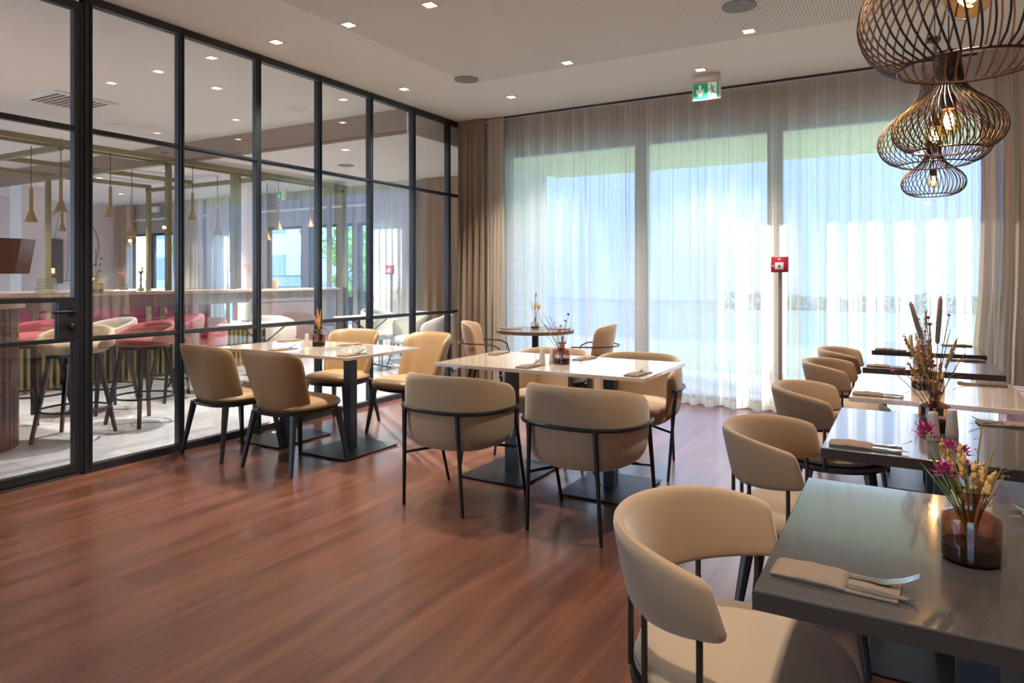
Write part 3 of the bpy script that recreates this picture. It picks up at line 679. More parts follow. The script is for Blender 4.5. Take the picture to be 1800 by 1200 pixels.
def make_roundback():
    t = thing('round_back_chair', '', 'chair')          # faces +X
    rr_ = .255
    def cen(u, z):
        q = abs(u)/1.6; u = u*(1-.55*(z-.64)*q**4)            # ends slope back towards the top
        k = rr_*(1+.085*(z-.64)/.1); return (.0-k*math.cos(u)*1.0, k*math.sin(u)*1.02)
    band(cen, lambda u: .553+.032*(abs(u)/1.6)**2.5, lambda u: .748-.035*(abs(u)/1.6)**3, .034, lin_us(-1.66, 1.66, 46), 20, endr=.10, e=.36).obj('backrest', M_velvet, t)
    cushion(.24, .24, .40, .468, 2.1, .022, 44, .03).obj('seat', M_seatpad, t)
    MB().tube([(.2405*math.cos(a), .2405*math.sin(a), .425) for a in lin_us(0, 2*PI, 40)[:-1]], .004, 6, closed=True).obj('piping', M_velvet, t)
    MB().lathe([(.19, .373), (.245, .373), (.252, .385), (.246, .40), (.2, .401)], seg=44).obj('seat_ring', M_blackw, t)
    for a in (-1.48, -.88, -.3, .3, .88, 1.48):
        MB().tube([(-.25*math.cos(a), .25*math.sin(a), .388), (-.25*math.cos(a), .252*math.sin(a), .60)], .0072, 8).obj('back_rod', M_rod, t)
    for sx in (-1, 1):
        for sy in (-1, 1): MB().tube([(sx*.215, sy*.215, 0), (sx*.16, sy*.16, .378)], [.012, .023], 8).obj('leg', M_blackw, t)
    return t
rb = Maker(make_roundback); GC = 'round-backed beige chairs of the right-hand row'
CY = [1.61, 2.71, 3.79, 4.97, 5.86]
CL = ['round-backed beige chair in the foreground at the nearest dark table', 'round-backed beige chair at the second dark table', 'round-backed beige chair at the beige table of the right row',
      'round-backed beige chair fourth from the camera, seat showing under a table', 'round-backed beige chair closest to the sheer curtains']
for y, l, rz in zip(CY, CL, (-2, 0, 2, -1, 1)): rb((-.325, y, 0), math.radians(rz), l, GC)

def make_loopchair():
    t = thing('loop_arm_chair', '', 'chair')            # faces +Y
    def cen(u, z):
        k = (z-.42)/.42; w = lerp(.21, .245, k); return (w*math.sin(u), -.19-.075*k+.2*(1-math.cos(u)))
    band(cen, lambda u: .40+.01*abs(u), lambda u: .845-.03*u*u, .04, lin_us(-1.25, 1.25, 26), 16, endr=.2, e=.45).obj('backrest', M_velvet, t)
    cushion(.235, .235, .40, .47, 2.6, .018, rnd=.025).obj('seat', M_velvet, t)
    MB().lathe([(.17, .375), (.215, .378), (.215, .398), (.17, .4)], seg=32).obj('seat_ring', M_blackm, t)
    pts = [(-.262, .17, .40), (-.268, .185, .50), (-.272, .16, .585), (-.272, .09, .62), (-.272, -.05, .625)]
    arc = [(.272*math.sin(a), -.05-.25*math.cos(a), .625) for a in lin_us(-PI/2+.05, PI/2-.05, 20)]
    MB().tube(pts+arc+[(-x, y, z) for x, y, z in reversed(pts)], .007, 8).obj('arm_loop', M_rod, t)
    for sx in (-1, 1):
        for sy in (-1, 1): MB().tube([(sx*.22, sy*.22, 0), (sx*.15, sy*.15, .38)], [.011, .018], 8).obj('leg', M_blackm, t)
    return t
lp = Maker(make_loopchair); GL = 'loop-armed chairs at the round table'
lp((-3.76, 6.02, 0), -PI/2+math.radians(22), 'beige loop-armed chair left of the round table, against the drape', GL)
lp((-2.74, 6.28, 0), PI/2+math.radians(8), 'beige loop-armed chair right of the round table', GL)

# bench at the right
bn = thing('bench', 'magenta velvet bench along the right wall under the drape', 'bench', (0, 0, 0))
MB().rbox(.56, 1.10, .6, 6.62, .30, .45, .03).obj('seat', M_magenta, bn); MB().box(.62, 1.08, .65, 6.6, 0, .30).obj('base', M_blackw, bn, smooth=False)
MB().rbox(.98, 1.11, .6, 6.62, .45, .62, .03).obj('backrest', M_magenta, bn)

# ------------------------------------------------------------------ place settings
def make_napkin():                                        # long axis +X, lies at z=0; open end with cutlery at +X
    t = thing('folded_napkin', '', 'napkin'); L = .20
    MB().rbox(-.10, .105, -.041, .041, 0, .005, .0015).obj('lower_fold', M_napkin, t)
    rows = []
    for i in range(13):
        u = i/12; x = -.102+.125*u; h = .007+.006*math.sin(PI*u*.9)+.0012*math.sin(u*17)
        prof = [(-.043, .005), (-.0415, h*.7), (-.03, h+.001*math.sin(9*u)), (-.012, h+.0015), (.01, h+.002+.001*math.sin(7*u+1)), (.03, h), (.0415, h*.7), (.043, .005)]
        rows.append([(x, y, z) for y, z in prof])
    MB().loft(rows).obj('sleeve', M_napkin, t, ang=180); return t
def make_fork():
    t = thing('table_fork', '', 'fork')
    hp = [(-.085, .0055), (-.03, .006), (.03, .0075), (.06, .0085)]; rows = []
    for i, (x, z) in enumerate(hp): w = (.006, .005, .0035, .005)[i]; rows.append([(x, -w, z), (x, w, z), (x, w, z+.002), (x, -w, z+.002)])
    for x, z, w in ((.068, .009, .010), (.080, .0095, .0115), (.088, .0115, .0115)): rows.append([(x, -w, z), (x, w, z), (x, w, z+.0015), (x, -w, z+.0015)])
    MB().loft(rows).obj('handle', M_chrome, t)
    for k in range(4):
        y = -.0096+k*.0064
        MB().loft([[(x, y-w, z), (x, y+w, z), (x, y+w, z+.0016), (x, y-w, z+.0016)] for x, z, w in ((.087, .0115, .0020), (.105, .0165, .0017), (.122, .025, .0014), (.132, .0315, .0008))]).obj('tine', M_chrome, t)
    return t
def make_knife():
    t = thing('table_knife', '', 'knife')
    MB().loft([[(x, -w, .0055), (x, w, .0055), (x, w, .009), (x, -w, .009)] for x, w in ((-.09, .005), (-.02, .006), (.02, .005))]).obj('handle', M_chrome, t)
    MB().loft([[(x, a, .0062), (x, b, .0062), (x, b, .0082), (x, a, .0082)] for x, a, b in ((.02, -.005, .005), (.03, -.010, .006), (.09, -.011, .006), (.115, -.006, .006), (.128, .003, .006))]).obj('blade', M_chrome, t)
    return t
nap, frk, knf = Maker(make_napkin), Maker(make_fork), Maker(make_knife)
def setting(x, y, rz, where, mir=1):
    z = .7503; c, s_ = math.cos(rz), math.sin(rz)
    def P(a, b): return (x+a*c-b*s_, y+a*s_+b*c, z)
    nap(P(0, 0), rz, 'folded taupe napkin '+where, 'folded napkins')
    frk(P(.0, .016), rz+.04, 'silver fork in the napkin '+where, 'table forks')
    knf(P(.0, -.022), rz-.04, 'silver knife in the napkin '+where, 'table knives')
for i, (tx, ty) in enumerate(TR):
    dy = -.27 if i == 0 else -.33
    setting(tx-.235, ty+(-.28 if i == 0 else -.315), math.radians(-4 if i == 0 else -2), 'at the chair side of the '+TN[i])
    setting(tx+.215, ty+.31, PI+math.radians(3), 'at the bench side of the '+TN[i])
for (x, y, rz, w) in [(-2.0, 3.69, PI/2-.12, 'at the near right corner of the left centre table'), (-1.31, 3.69, PI/2-.1, 'at the near right corner of the right centre table'),
                      (-2.53, 4.20, -PI/2+.1, 'at the far left corner of the left centre table'), (-1.87, 4.215, -PI/2-.1, 'at the far side of the right centre table'),
                      (-4.07, 3.61, PI/2-.1, 'at the near side of the table against the glass'), (-3.37, 3.60, PI/2-.1, 'at the near right corner of the tables by the glass'),
                      (-4.58, 4.13, -PI/2+.1, 'at the far side of the table against the glass'), (-3.88, 4.13, -PI/2+.1, 'at the far side of the right-hand table by the glass'),
                      (-3.60, 6.22, .25, 'at the left of the round table'), (-3.13, 6.43, PI+.25, 'at the right of the round table')]:
    setting(x, y, rz, w)
def make_shaker():
    t = thing('shaker', '', 'shaker')
    MB().lathe([(.018, 0), (.020, .003), (.0195, .02), (.015, .085), (.0145, .092), (.012, .096), (.004, .0965)], seg=24).obj('body', M_ceramic, t)
    MB().lathe([(.0022, .0966), (.0018, .0969)], seg=8).lathe([(.0022, .0966), (.0018, .0969)], (.005, 0, 0), 8).lathe([(.0022, .0966), (.0018, .0969)], (-.005, 0, 0), 8).obj('holes', M_hole, t); return t
shk = Maker(make_shaker)
for x, y, l in [(.095, 1.745, 'beige ceramic shaker behind the amber flask, left of its pair, nearest dark table'), (.142, 1.765, 'beige ceramic shaker behind the amber flask, right of its pair, nearest dark table'),
                (.075, 2.70, 'beige ceramic shaker in front of the copper flask on the second dark table'), (.132, 2.78, 'beige ceramic shaker right of the stems on the second dark table'),
                (.135, 3.86, 'beige ceramic shaker on the beige table of the right row'), (.02, 6.2, 'grey-beige shaker on the dark table next to the curtains'), (.05, 5.2, 'beige shaker on the dark table next but one to the curtains'),
                (-2.005, 3.86, 'square-looking pale shaker, left one on the centre tables'), (-1.955, 3.90, 'pale shaker beside the vase on the centre tables, right one'),
                (-4.13, 3.90, 'pale shaker, left one beside the grass vase by the glass'), (-4.075, 3.96, 'pale shaker directly behind the grass vase by the glass')]:
    shk((x, y, .7502), 0, l, 'salt and pepper shakers')

# ------------------------------------------------------------------ vases and dried bouquets
FL = [(.004, .002), (.047, .002), (.0505, .005), (.0505, .080), (.0485, .087), (.034, .094), (.0185, .101), (.0165, .108), (.0165, .121), (.020, .127), (.0315, .1305), (.0315, .133), (.018, .129)]
def flask(loc, label, glass=M_amber, s=1.0, soil=.032, round_=False):
    t = thing('flask_vase', label, 'vase', loc)
    pr = FL if not round_ else [(.01, .0), (.03, .0), (.043, .012), (.05, .032), (.044, .054), (.026, .070), (.014, .078), (.012, .095), (.021, .103), (.020, .104)]
    MB().lathe([(r*s, z*s) for r, z in pr], seg=32, cap=False).obj('glass_body', glass, t)
    rs = .0485 if not round_ else .04
    MB().lathe([(rs*s*.9, .004*s), (rs*s, .008*s), (rs*s, soil*s), (rs*s*.6, soil*s+.001)], seg=28).obj('filling', M_soil, t)
    if s*.03 > .02: MB().tube([(.025*s*math.cos(a), .025*s*math.sin(a), pr[-2][1]*s) for a in lin_us(0, 2*PI, 20)[:-1]], .0014, 6, closed=True).obj('rim', glass, t)
    return t
def bez(p0, p1, p2, n=7):
    p0, p1, p2 = Vector(p0), Vector(p1), Vector(p2)
    return [p0*(1-t)**2+p1*2*t*(1-t)+p2*t*t for t in lin_us(0, 1, n)]
def bouquet(loc, label, items, seed=1, z0=.03):
    """items: (kind, dx, dy, h, size)"""
    t = thing('dried_bouquet', label, 'dried flowers', loc); r = random.Random(seed)
    for kind, dx, dy, h, sz in items:
        b0 = (r.uniform(-.006, .006), r.uniform(-.006, .006), z0); tip = Vector((dx, dy, h)); mid = (dx*.18, dy*.18, h*.5)
        pts = bez(b0, mid, tip, 8)
        MB().tube(pts, [.0016]*8+[.001], 5).obj('stem', M_stem if kind not in ('rose', 'leaf') else M_leaf, t)
        d = (pts[-1]-pts[-2]).normalized()
        if kind == 'cattail':
            MB().tube([tip-d*sz*1.0, tip-d*sz*.95, tip-d*sz*.5, tip-d*.01, tip+d*.004], [.002, .0075, .0085, .007, .001], 10).obj('plume', M_cattail, t)
        elif kind == 'plume':
            mb = MB(); n = 22
            for k in range(n):
                f = k/n; c = tip-d*sz*(1-f); w = .0052*math.sin(PI*(.15+.8*f))+.0012
                mb.ball(c+Vector((r.uniform(-1, 1), r.uniform(-1, 1), r.uniform(-1, 1)))*.0035, w, 5, 4, 1.2)
            mb.obj('plume', M_straw, t)
        elif kind in ('rose', 'bud', 'seed'):
            mb = MB()
            for k in range(22 if kind == 'rose' else 3):
                a = k*2.4; q = sz*((.12+.36*k/22 if kind == 'rose' else .55) if k else 0); pz = .25*sz*math.sin(k) if kind != 'rose' else sz*(.35-.7*k/22)
                c = tip+Vector((q*math.cos(a), q*math.sin(a), pz)); o_ = Vector((math.cos(a), math.sin(a), 1.6-1.6*k/22)).normalized()*sz*.62; s2 = Vector((-math.sin(a), math.cos(a), 0))*sz*.17
                if kind == 'rose': mb.loft([[c-s2*.3, c+Vector((0, 0, -sz*.15)), c+s2*.3, c+Vector((0, 0, sz*.15))], [c+o_*.6-s2, c+o_*.5, c+o_*.6+s2, c+o_*.75], [c+o_*1.15-s2*.1, c+o_*1.15, c+o_*1.15+s2*.1, c+o_*1.2]])
                else: mb.ball(c, sz*.55, 6, 5)
            mb.obj('blossom', M_pink if kind != 'seed' else M_dseed, t, smooth=(kind != 'rose'))
        elif kind == 'leaf':
            s2 = d.cross(Vector((0, 0, 1))).normalized()*sz*.24
            a = tip-d*sz
            MB().loft([[a, a+s2*.1, a+Vector((0, 0, .0005))], [tip-d*sz*.5-s2, tip-d*sz*.5+s2, tip-d*sz*.5+Vector((0, 0, .003))], [tip-s2*.05, tip+s2*.05, tip+Vector((0, 0, .0005))]]).obj('leaf', M_leaf, t)
        elif kind == 'spray':
            mb = MB()
            for k in range(9):
                f = .45+.55*k/9; c = pts[min(7, int(f*8))]; e = c+Vector((r.uniform(-1, 1), r.uniform(-1, 1), r.uniform(.1, 1.2)))*sz*.4
                mb.tube([c, (c+e)/2+Vector((0, 0, .004)), e], .0005, 4)
                mb.ball(e, .0016, 5, 4)
            mb.obj('twig_spray', M_stem if sz < .09 else M_straw, t)
    return t
flask((.107, 1.598, .7502), 'amber brown glass flask on the nearest dark table')
bouquet((.107, 1.598, .7512), 'low bouquet of magenta blossoms and golden sprigs in the amber flask', [
    ('rose', -.075, -.02, .243, .026), ('rose', -.045, -.03, .172, .026), ('rose', -.035, .0, .215, .018), ('rose', -.012, .01, .205, .018), ('rose', -.008, -.02, .19, .01), ('plume', -.05, 0, .225, .06),
    ('plume', -.02, -.02, .225, .07), ('plume', .02, 0, .19, .05), ('plume', .035, -.02, .18, .05), ('plume', .005, -.03, .20, .06), ('leaf', -.085, -.01, .18, .07), ('leaf', -.06, -.03, .165, .06), ('leaf', -.07, .02, .195, .05), ('leaf', -.03, .03, .16, .06),
    ('spray', .04, .02, .22, .05), ('spray', .05, -.01, .19, .06), ('spray', .02, .03, .26, .05), ('spray', .055, .02, .165, .05)], 4)
flask((.085, 2.90, .7502), 'copper brown glass flask on the second dark table', M_amber)
bouquet((.085, 2.90, .7512), 'tall bouquet of cattails and wheat-like grass on the second dark table', [
    ('cattail', -.075, .02, .455, .14), ('cattail', .018, .01, .475, .17), ('plume', -.10, 0, .34, .10), ('plume', -.055, -.02, .29, .13), ('plume', .02, -.02, .25, .10), ('plume', .07, .0, .33, .11),
    ('plume', -.02, .03, .31, .09), ('plume', -.085, -.03, .24, .08), ('spray', .05, .04, .36, .14), ('spray', -.06, .03, .37, .12), ('spray', .09, -.02, .28, .1), ('spray', -.03, -.02, .43, .08),
    ('bud', -.02, 0, .40, .010), ('bud', -.015, .01, .375, .009), ('bud', .045, .01, .41, .007), ('bud', -.03, .0, .26, .009), ('bud', .0, -.02, .23, .009), ('rose', .01, -.03, .135, .014), ('bud', -.13, -.02, .20, .010), ('bud', -.10, -.02, .21, .007), ('rose', .02, -.02, .175, .012), ('plume', .0, .0, .20, .08)], 5)
flask((.065, 3.92, .7502), 'small amber glass flask with dark filling on the beige table of the right row')
bouquet((.065, 3.92, .7512), 'airy bouquet with pink buds on the beige table of the right row', [('bud', -.02, 0, .2, .01), ('bud', .02, 0, .23, .01), ('rose', -.03, .02, .17, .012), ('spray', .05, 0, .28, .15), ('spray', -.06, .0, .25, .14), ('plume', .03, .02, .24, .08), ('plume', -.03, 0, .27, .09), ('spray', 0, .03, .3, .15)], 6)
flask((.10, 5.06, .7502), 'round pale glass vase on the dark table next but one to the curtains', M_clear, 1.15, .02, True)
bouquet((.10, 5.06, .7512), 'pink-tipped bouquet in the round pale vase of the right row', [('bud', -.03, 0, .22, .012), ('bud', .03, 0, .25, .012), ('bud', 0, .02, .2, .012), ('spray', .07, 0, .3, .15), ('spray', -.07, 0, .3, .15), ('plume', 0, 0, .33, .1)], 7)
flask((.11, 6.17, .7502), 'round pale glass vase on the dark table next to the curtains', M_clear, 1.0, .02, True)
bouquet((.11, 6.17, .7512), 'small twiggy bouquet on the dark table next to the curtains', [('spray', .05, 0, .28, .12), ('spray', -.06, 0, .27, .12), ('plume', .02, 0, .3, .1), ('bud', -.03, 0, .22, .01)], 8)
flask((-1.885, 3.90, .7502), 'rose-brown glass flask on the centre tables', thin_glass('rose_brown_glass', (.68, .46, .38), 1.5))
bouquet((-1.885, 3.90, .7512), 'bouquet with pink blossoms and a drooping feathery branch on the centre tables', [
    ('rose', -.01, 0, .235, .013), ('rose', -.02, .0, .205, .015), ('bud', .025, .0, .27, .012), ('seed', .035, .02, .31, .013), ('rose', -.17, -.02, .235, .013), ('rose', -.11, -.02, .235, .01), ('leaf', .06, 0, .24, .05), ('leaf', .03, 0, .16, .05),
    ('spray', -.12, -.02, .31, .14), ('spray', -.16, -.02, .29, .13), ('spray', -.09, .0, .30, .14), ('spray', -.13, .02, .24, .13), ('spray', -.06, 0, .28, .12), ('plume', .0, .01, .18, .05)], 9)
flask((-4.03, 3.93, .7502), 'brown glass flask holding wheat-like grass on the tables by the glass', M_amber)
bouquet((-4.03, 3.93, .7512), 'upright golden grass bouquet with dark red beads by the glass', [
    ('plume', -.015, 0, .315, .15), ('plume', -.03, .01, .28, .15), ('plume', .02, 0, .29, .16), ('plume', .0, -.01, .25, .12), ('plume', -.045, 0, .24, .08), ('bud', .0, -.01, .235, .009), ('bud', -.008, -.01, .21, .009), ('bud', -.004, -.01, .185, .009), ('bud', .0, -.01, .165, .009), ('spray', .08, 0, .2, .06), ('spray', .045, .01, .25, .05)], 10)
flask((-3.42, 6.42, .7502), 'round smoked glass vase on the round table', M_clear, 1.1, .018, True)
bouquet((-3.42, 6.42, .7512), 'slim bouquet of twigs and dark seed heads on the round table', [('spray', .0, 0, .36, .07), ('cattail', .01, 0, .38, .05), ('plume', .05, 0, .26, .06), ('plume', .03, 0, .28, .06), ('seed', -.055, 0, .285, .008), ('seed', -.045, 0, .265, .008), ('seed', -.035, 0, .235, .008), ('plume', -.005, 0, .27, .08), ('plume', .06, 0, .25, .05)], 11)

# ------------------------------------------------------------------ wire pendants
CAGE = [(.62, 0), (.80, .045), (.93, .12), (1.0, .23), (.97, .34), (.87, .44), (.69, .54), (.49, .63), (.345, .72), (.265, .83), (.22, 1.0)]
def pendant(loc, R, H, nr, bz, label, wire=.0022):
    t = thing('wire_pendant', label, 'pendant lamp', loc, 0, 'wire cage pendants over the right-hand row'); ztop = ZC-loc[2]
    pts = []
    n = 22
    for i in range(n+1):
        f = i/n*(len(CAGE)-1); k = min(int(f), len(CAGE)-2); g = f-k; r = lerp(CAGE[k][0], CAGE[k+1][0], g)*R; z = lerp(CAGE[k][1], CAGE[k+1][1], g)*H
        a = .34*(1-z/H)**1.2; pts.append((r*math.cos(a), r*math.sin(a), z))
    m = MB().tube(pts, wire, 5).mesh('rib', M_cage)
    for k in range(nr):
        o = bpy.data.objects.new('rib', m); COL.objects.link(o); o.parent = t; o.rotation_euler = (0, 0, 2*PI*k/nr)
    MB().tube([(R*.62*math.cos(a), R*.62*math.sin(a), 0) for a in lin_us(0, 2*PI, 64)[:-1]], wire*1.3, 6, closed=True).obj('bottom_ring', M_cage, t)
    MB().lathe([(.2*R, H-.005), (.23*R, H-.003), (.23*R, H+.045), (.2*R, H+.048), (.01, H+.05)], seg=24).obj('neck_cap', M_cage, t)
    MB().tube([(0, 0, H+.04), (.002, 0, (H+ztop)/2), (0, 0, ztop-.02)], .0025, 6).obj('cord', M_cord, t)
    MB().lathe([(.05, ztop-.025), (.05, ztop)], seg=24).obj('ceiling_rose', M_cage, t)
    MB().tube([(0, 0, H), (0, 0, bz+.095)], .003, 6).lathe([(.021, bz+.05), (.023, bz+.055), (.023, bz+.10), (.008, bz+.102)], seg=18).obj('lamp_socket', M_cage, t)
    b = MB().lathe([(.005, bz-.045), (.02, bz-.042), (.036, bz-.028), (.0435, bz-.006), (.0435, bz+.006), (.036, bz+.028), (.025, bz+.042), (.018, bz+.055)], seg=24, cap=False).obj('bulb', M_bulb, t)
    MB().tube([(.008*math.cos(a*1.0), .008*math.sin(a), bz-.022+.045*a/(6*PI)) for a in lin_us(0, 6*PI, 40)], .0018, 4).obj('filament', M_fil, b)
    lamp('bulb_lamp', 'POINT', (0, 0, bz), 5, (1, .62, .30), parent=t, shadow_soft_size=.02)
pendant((.108, 1.70, 1.735), .205, .42, 52, .145, 'large wire cage pendant cut by the top edge, over the nearest dark table', .0023)
pendant((.127, 2.90, 1.750), .180, .305, 48, .098, 'wire cage pendant over the second dark table, front one of the overlapping two')
pendant((.105, 3.60, 1.80), .228, .40, 48, .12, 'wire cage pendant behind and overlapping the one over the second table')
pendant((.175, 6.28, 1.935), .222, .37, 40, .10, 'smallest-looking wire cage pendant, over the table next to the curtains', .003)

# ------------------------------------------------------------------ bar room furniture
# fluted counter
fc = thing('fluted_counter', 'plum fluted high counter behind the glass door', 'counter', (0, 0, 0))
x0, x1, y0, y1 = -8.0, -5.74, 1.1, 2.74; rc = .45
def rrect(x0, x1, y0, y1, r, n=10):
    o = []
    for cx, cy, a0 in ((x1-r, y1-r, 0), (x0+r, y1-r, PI/2), (x0+r, y0+r, PI), (x1-r, y0+r, 3*PI/2)):
        for k in range(n+1): a = a0+PI/2*k/n; o.append((cx+r*math.cos(a), cy+r*math.sin(a)))
    return o
base = rrect(x0, x1, y0, y1, rc, 8); dense = []
for i, p in enumerate(base):
    q = base[(i+1) % len(base)]; L = math.hypot(q[0]-p[0], q[1]-p[1]); k = max(1, int(L/.012))
    for j in range(k): dense.append((lerp(p[0], q[0], j/k), lerp(p[1], q[1], j/k)))
acc = 0; ring = []; nD = len(dense); cxm, cym = (x0+x1)/2, (y0+y1)/2
for i in range(nD):
    p, q, o_ = dense[i], dense[(i+1) % nD], dense[i-1]; tx, ty = q[0]-o_[0], q[1]-o_[1]; l = math.hypot(tx, ty) or 1; acc += math.hypot(p[0]-o_[0], p[1]-o_[1])
    w = .014*abs(math.sin(acc*PI/.06)); ring.append((p[0]+ty/l*w, p[1]-tx/l*w))
MB().loft([[(x, y, z) for x, y in ring] for z in (0.0, 1.06)]).obj('fluted_front', M_plum, fc, ang=60)
MB().loft([[(x, y, z) for x, y in rrect(x0-.04, x1+.04, y0-.04, y1+.04, rc, 10)] for z in (1.061, 1.10)]).obj('worktop', M_counter, fc)
# long bar
XB = -8.4
br = thing('bar_counter', 'long bar with a pale top, mauve fascia and slatted front', 'bar counter', (0, 0, 0))
MB().rbox(XB-.55, XB+.05, 2.9, 9.0-.35, 1.075, 1.11, .006).obj('worktop', M_counter, br)
MB().box(XB-.02, XB, 2.92, 8.6, .92, 1.075).obj('fascia', M_fascia, br, smooth=False)
MB().box(XB-.5, XB-.46, 2.92, 8.6, 0, .60).obj('front_panel', M_plum, br, smooth=False)
MB().box(XB-.45, XB-.03, 2.92, 8.6, .60, .63).obj('shelf', M_fascia, br, smooth=False)
MB().box(XB-.03, XB-.01, 6.9, 8.6, 0, .92).obj('end_panel', M_fascia, br, smooth=False)
for k in range(52):
    y = 2.98+k*.075; MB().box(XB-.04, XB-.01, y, y+.035, 0, .60).obj('slat', M_gold, br, smooth=False)
for k in range(9): MB().box(XB-.04, XB-.005, 2.95+k*.5, 2.99+k*.5, .63, .92).obj('post', M_gold, br, smooth=False)
# gold frames above the bar
gf = thing('gold_frame', 'olive-gold metal gantry frame standing over the bar', 'frame', (0, 0, 0)); q = .03; ZT = 2.80
def beam(a, b, name):
    lo = [min(a[i], b[i])-q for i in range(3)]; hi = [max(a[i], b[i])+q for i in range(3)]
    MB().box(lo[0], hi[0], lo[1], hi[1], lo[2], hi[2]).obj(name, M_gold, gf, smooth=False)
XF = -8.2
for x in (XF, XF-.22): beam((x, 2.4, ZT), (x, 8.6, ZT), 'top_rail')
for x in (-9.9, -11.0): beam((x, 2.4, ZT), (x, 6.9, ZT), 'top_rail')
for y in (2.5, 4.1, 5.3, 6.9, 8.6): beam((XF, y, ZT-.061), (-11.0 if y < 7 else -8.6, y, ZT-.061), 'cross_rail')
for y in (5.42, 6.40, 6.62, 8.25, 8.60): beam((XF-.02 if y != 6.62 else XF-.2, y, 1.15 if y < 8.7 else 1.15), (XF-.02 if y != 6.62 else XF-.2, y, ZT-.07), 'upright')
for x, y in ((-9.9, 5.3), (-11.0, 5.35), (-11.0, 6.9)): beam((x, y, .03), (x, y, ZT-.07), 'upright')
def make_cone():
    t = thing('cone_pendant', '', 'pendant lamp')       # origin at the bottom rim
    MB().lathe([(.062, 0), (.060, .004), (.022, .115), (.018, .12), (.018, .36), (.012, .37)], seg=24).obj('shade', M_brass, t)
    MB().lathe([(.03, .012), (.02, .02)], seg=16).obj('diffuser', M_diff, t)
    MB().tube([(0, 0, .36), (0, 0, .82)], .004, 6).obj('cord', M_cord, t); return t
cone = Maker(make_cone)
CP = [(3.82, 1.89, 'longest hanging of the two left cone pendants, seen in the door glass'), (4.12, 2.03, 'second cone pendant from the left, seen in the door glass'), (4.67, 2.0, 'cone pendant right of the door post, third from the left'), (4.93, 1.79, 'low hanging cone pendant before the leftmost windows'),
      (5.75, 2.04, 'cone pendant in the third glass bay, left one'), (6.13, 1.87, 'cone pendant in the third glass bay, right one'), (6.97, 1.84, 'cone pendant at the left frame of the fourth glass bay'), (7.18, 2.01, 'cone pendant below the small exit sign'), (7.82, 2.09, 'cone pendant at the right end of the bar')]
for i, (y, z, l) in enumerate(CP):
    x = XF if i % 2 == 0 else XF-.0
    c = cone((x, y, z), 0, 'brass '+l, 'brass cone pendants over the bar')
for i, (px, py, l) in enumerate([(-12.2, 6.15, 'small distant brass cone pendant left of the mural circle'), (-11.6, 6.1, 'small distant brass cone pendant in front of the mural'), (-12.8, 6.9, 'small distant brass cone pendant beside the mural edge')]):
    cone((px, py, ZL-.82), 0, l, 'distant brass cone pendants')
# stools
def make_stool(mat, pad):
    def fn():
        t = thing('bar_stool', '', 'bar stool')
        def cen(u, z): k = .25*(1+.25*(z-.8)); return (k*1.05*math.sin(u), -k*.95*math.cos(u))
        band(cen, lambda u: .70+.02*abs(u), lambda u: .90-.11*(abs(u)/2.0)**2, .05, lin_us(-2.0, 2.0, 34), 14, endr=.3, e=.55).obj('backrest', mat, t)
        cushion(.245, .24, .69, .78, 2.2, .02, rnd=.035).obj('seat', pad, t)
        MB().lathe([(.15, .66), (.2, .665), (.2, .69), (.15, .695)], seg=28).obj('seat_ring', M_blackw, t)
        for sx in (-1, 1):
            for sy in (-1, 1): MB().tube([(sx*.215, sy*.215, 0), (sx*.12, sy*.12, .675)], [.016, .024], 4, PI/4).obj('leg', M_blackw, t, ang=20)
        MB().tube([(.245*math.cos(a), .245*math.sin(a), .24) for a in lin_us(0, 2*PI, 36)[:-1]], .009, 8, closed=True).obj('foot_ring', M_blackm, t)
        return t
    return Maker(fn)
st_t, st_r, st_g = make_stool(M_tanv, M_tanv), make_stool(M_redv, M_redv), make_stool(M_greyv, M_greyv)
GST = 'bar stools behind the glass'
st_t((-5.82, 3.03, 0), PI+.62, 'sand-coloured bar stool partly behind the door post', GST)
st_r((-5.90, 3.66, 0), PI+.1, 'crimson bar stool nearest the glass, beside the fluted counter', GST)
st_g((-6.75, 3.80, 0), PI, 'grey bar stool between the sand-coloured and crimson ones', GST)
st_r((-6.85, 3.22, 0), PI+.4, 'crimson bar stool seen through the door beside the lever handle', GST)
st_r((-6.75, 4.55, 0), PI-.2, 'crimson bar stool set further back against the bar', GST)
# tub chairs and small tables in the far room
def make_tub(mat):
    def fn():
        t = thing('tub_chair', '', 'chair')
        tub_shell(.27, .26, .36, .80, .66, .045, 2.0, .25, .55).obj('shell_back', mat, t)
        cushion(.24, .25, .36, .46, 2.6, .015, rnd=.025).xf(Matrix.Translation((0, .02, 0))).obj('seat', mat, t)
        for sx in (-1, 1):
            for sy in (-1, 1): MB().tube([(sx*.24, sy*.24, 0), (sx*.15, sy*.15, .37)], [.010, .016], 8).obj('leg', M_blackm, t)
        return t
    return Maker(fn)
tw, tr_ = make_tub(M_whitesh), make_tub(M_redv)
GT = 'tub chairs in the bar room'
tw((-6.95, 8.05, 0), -PI/2, 'off-white tub chair left of the small cafe table beyond the glass', GT)
tw((-6.15, 7.75, 0), PI-.3, 'off-white tub chair behind the bouquet table beyond the glass', GT)
tw((-5.45, 7.35, 0), PI/2+.5, 'off-white tub chair beside the fire extinguisher', GT)
tw((-7.35, 6.35, 0), .3, 'off-white tub chair in front of the bar end panel', GT)
tr_((-7.35, 5.25, 0), PI+.2, 'crimson tub chair in front of the long bar', GT)
tr_((-9.9, 8.1, 0), 0, 'crimson tub chair far behind the bar', GT)
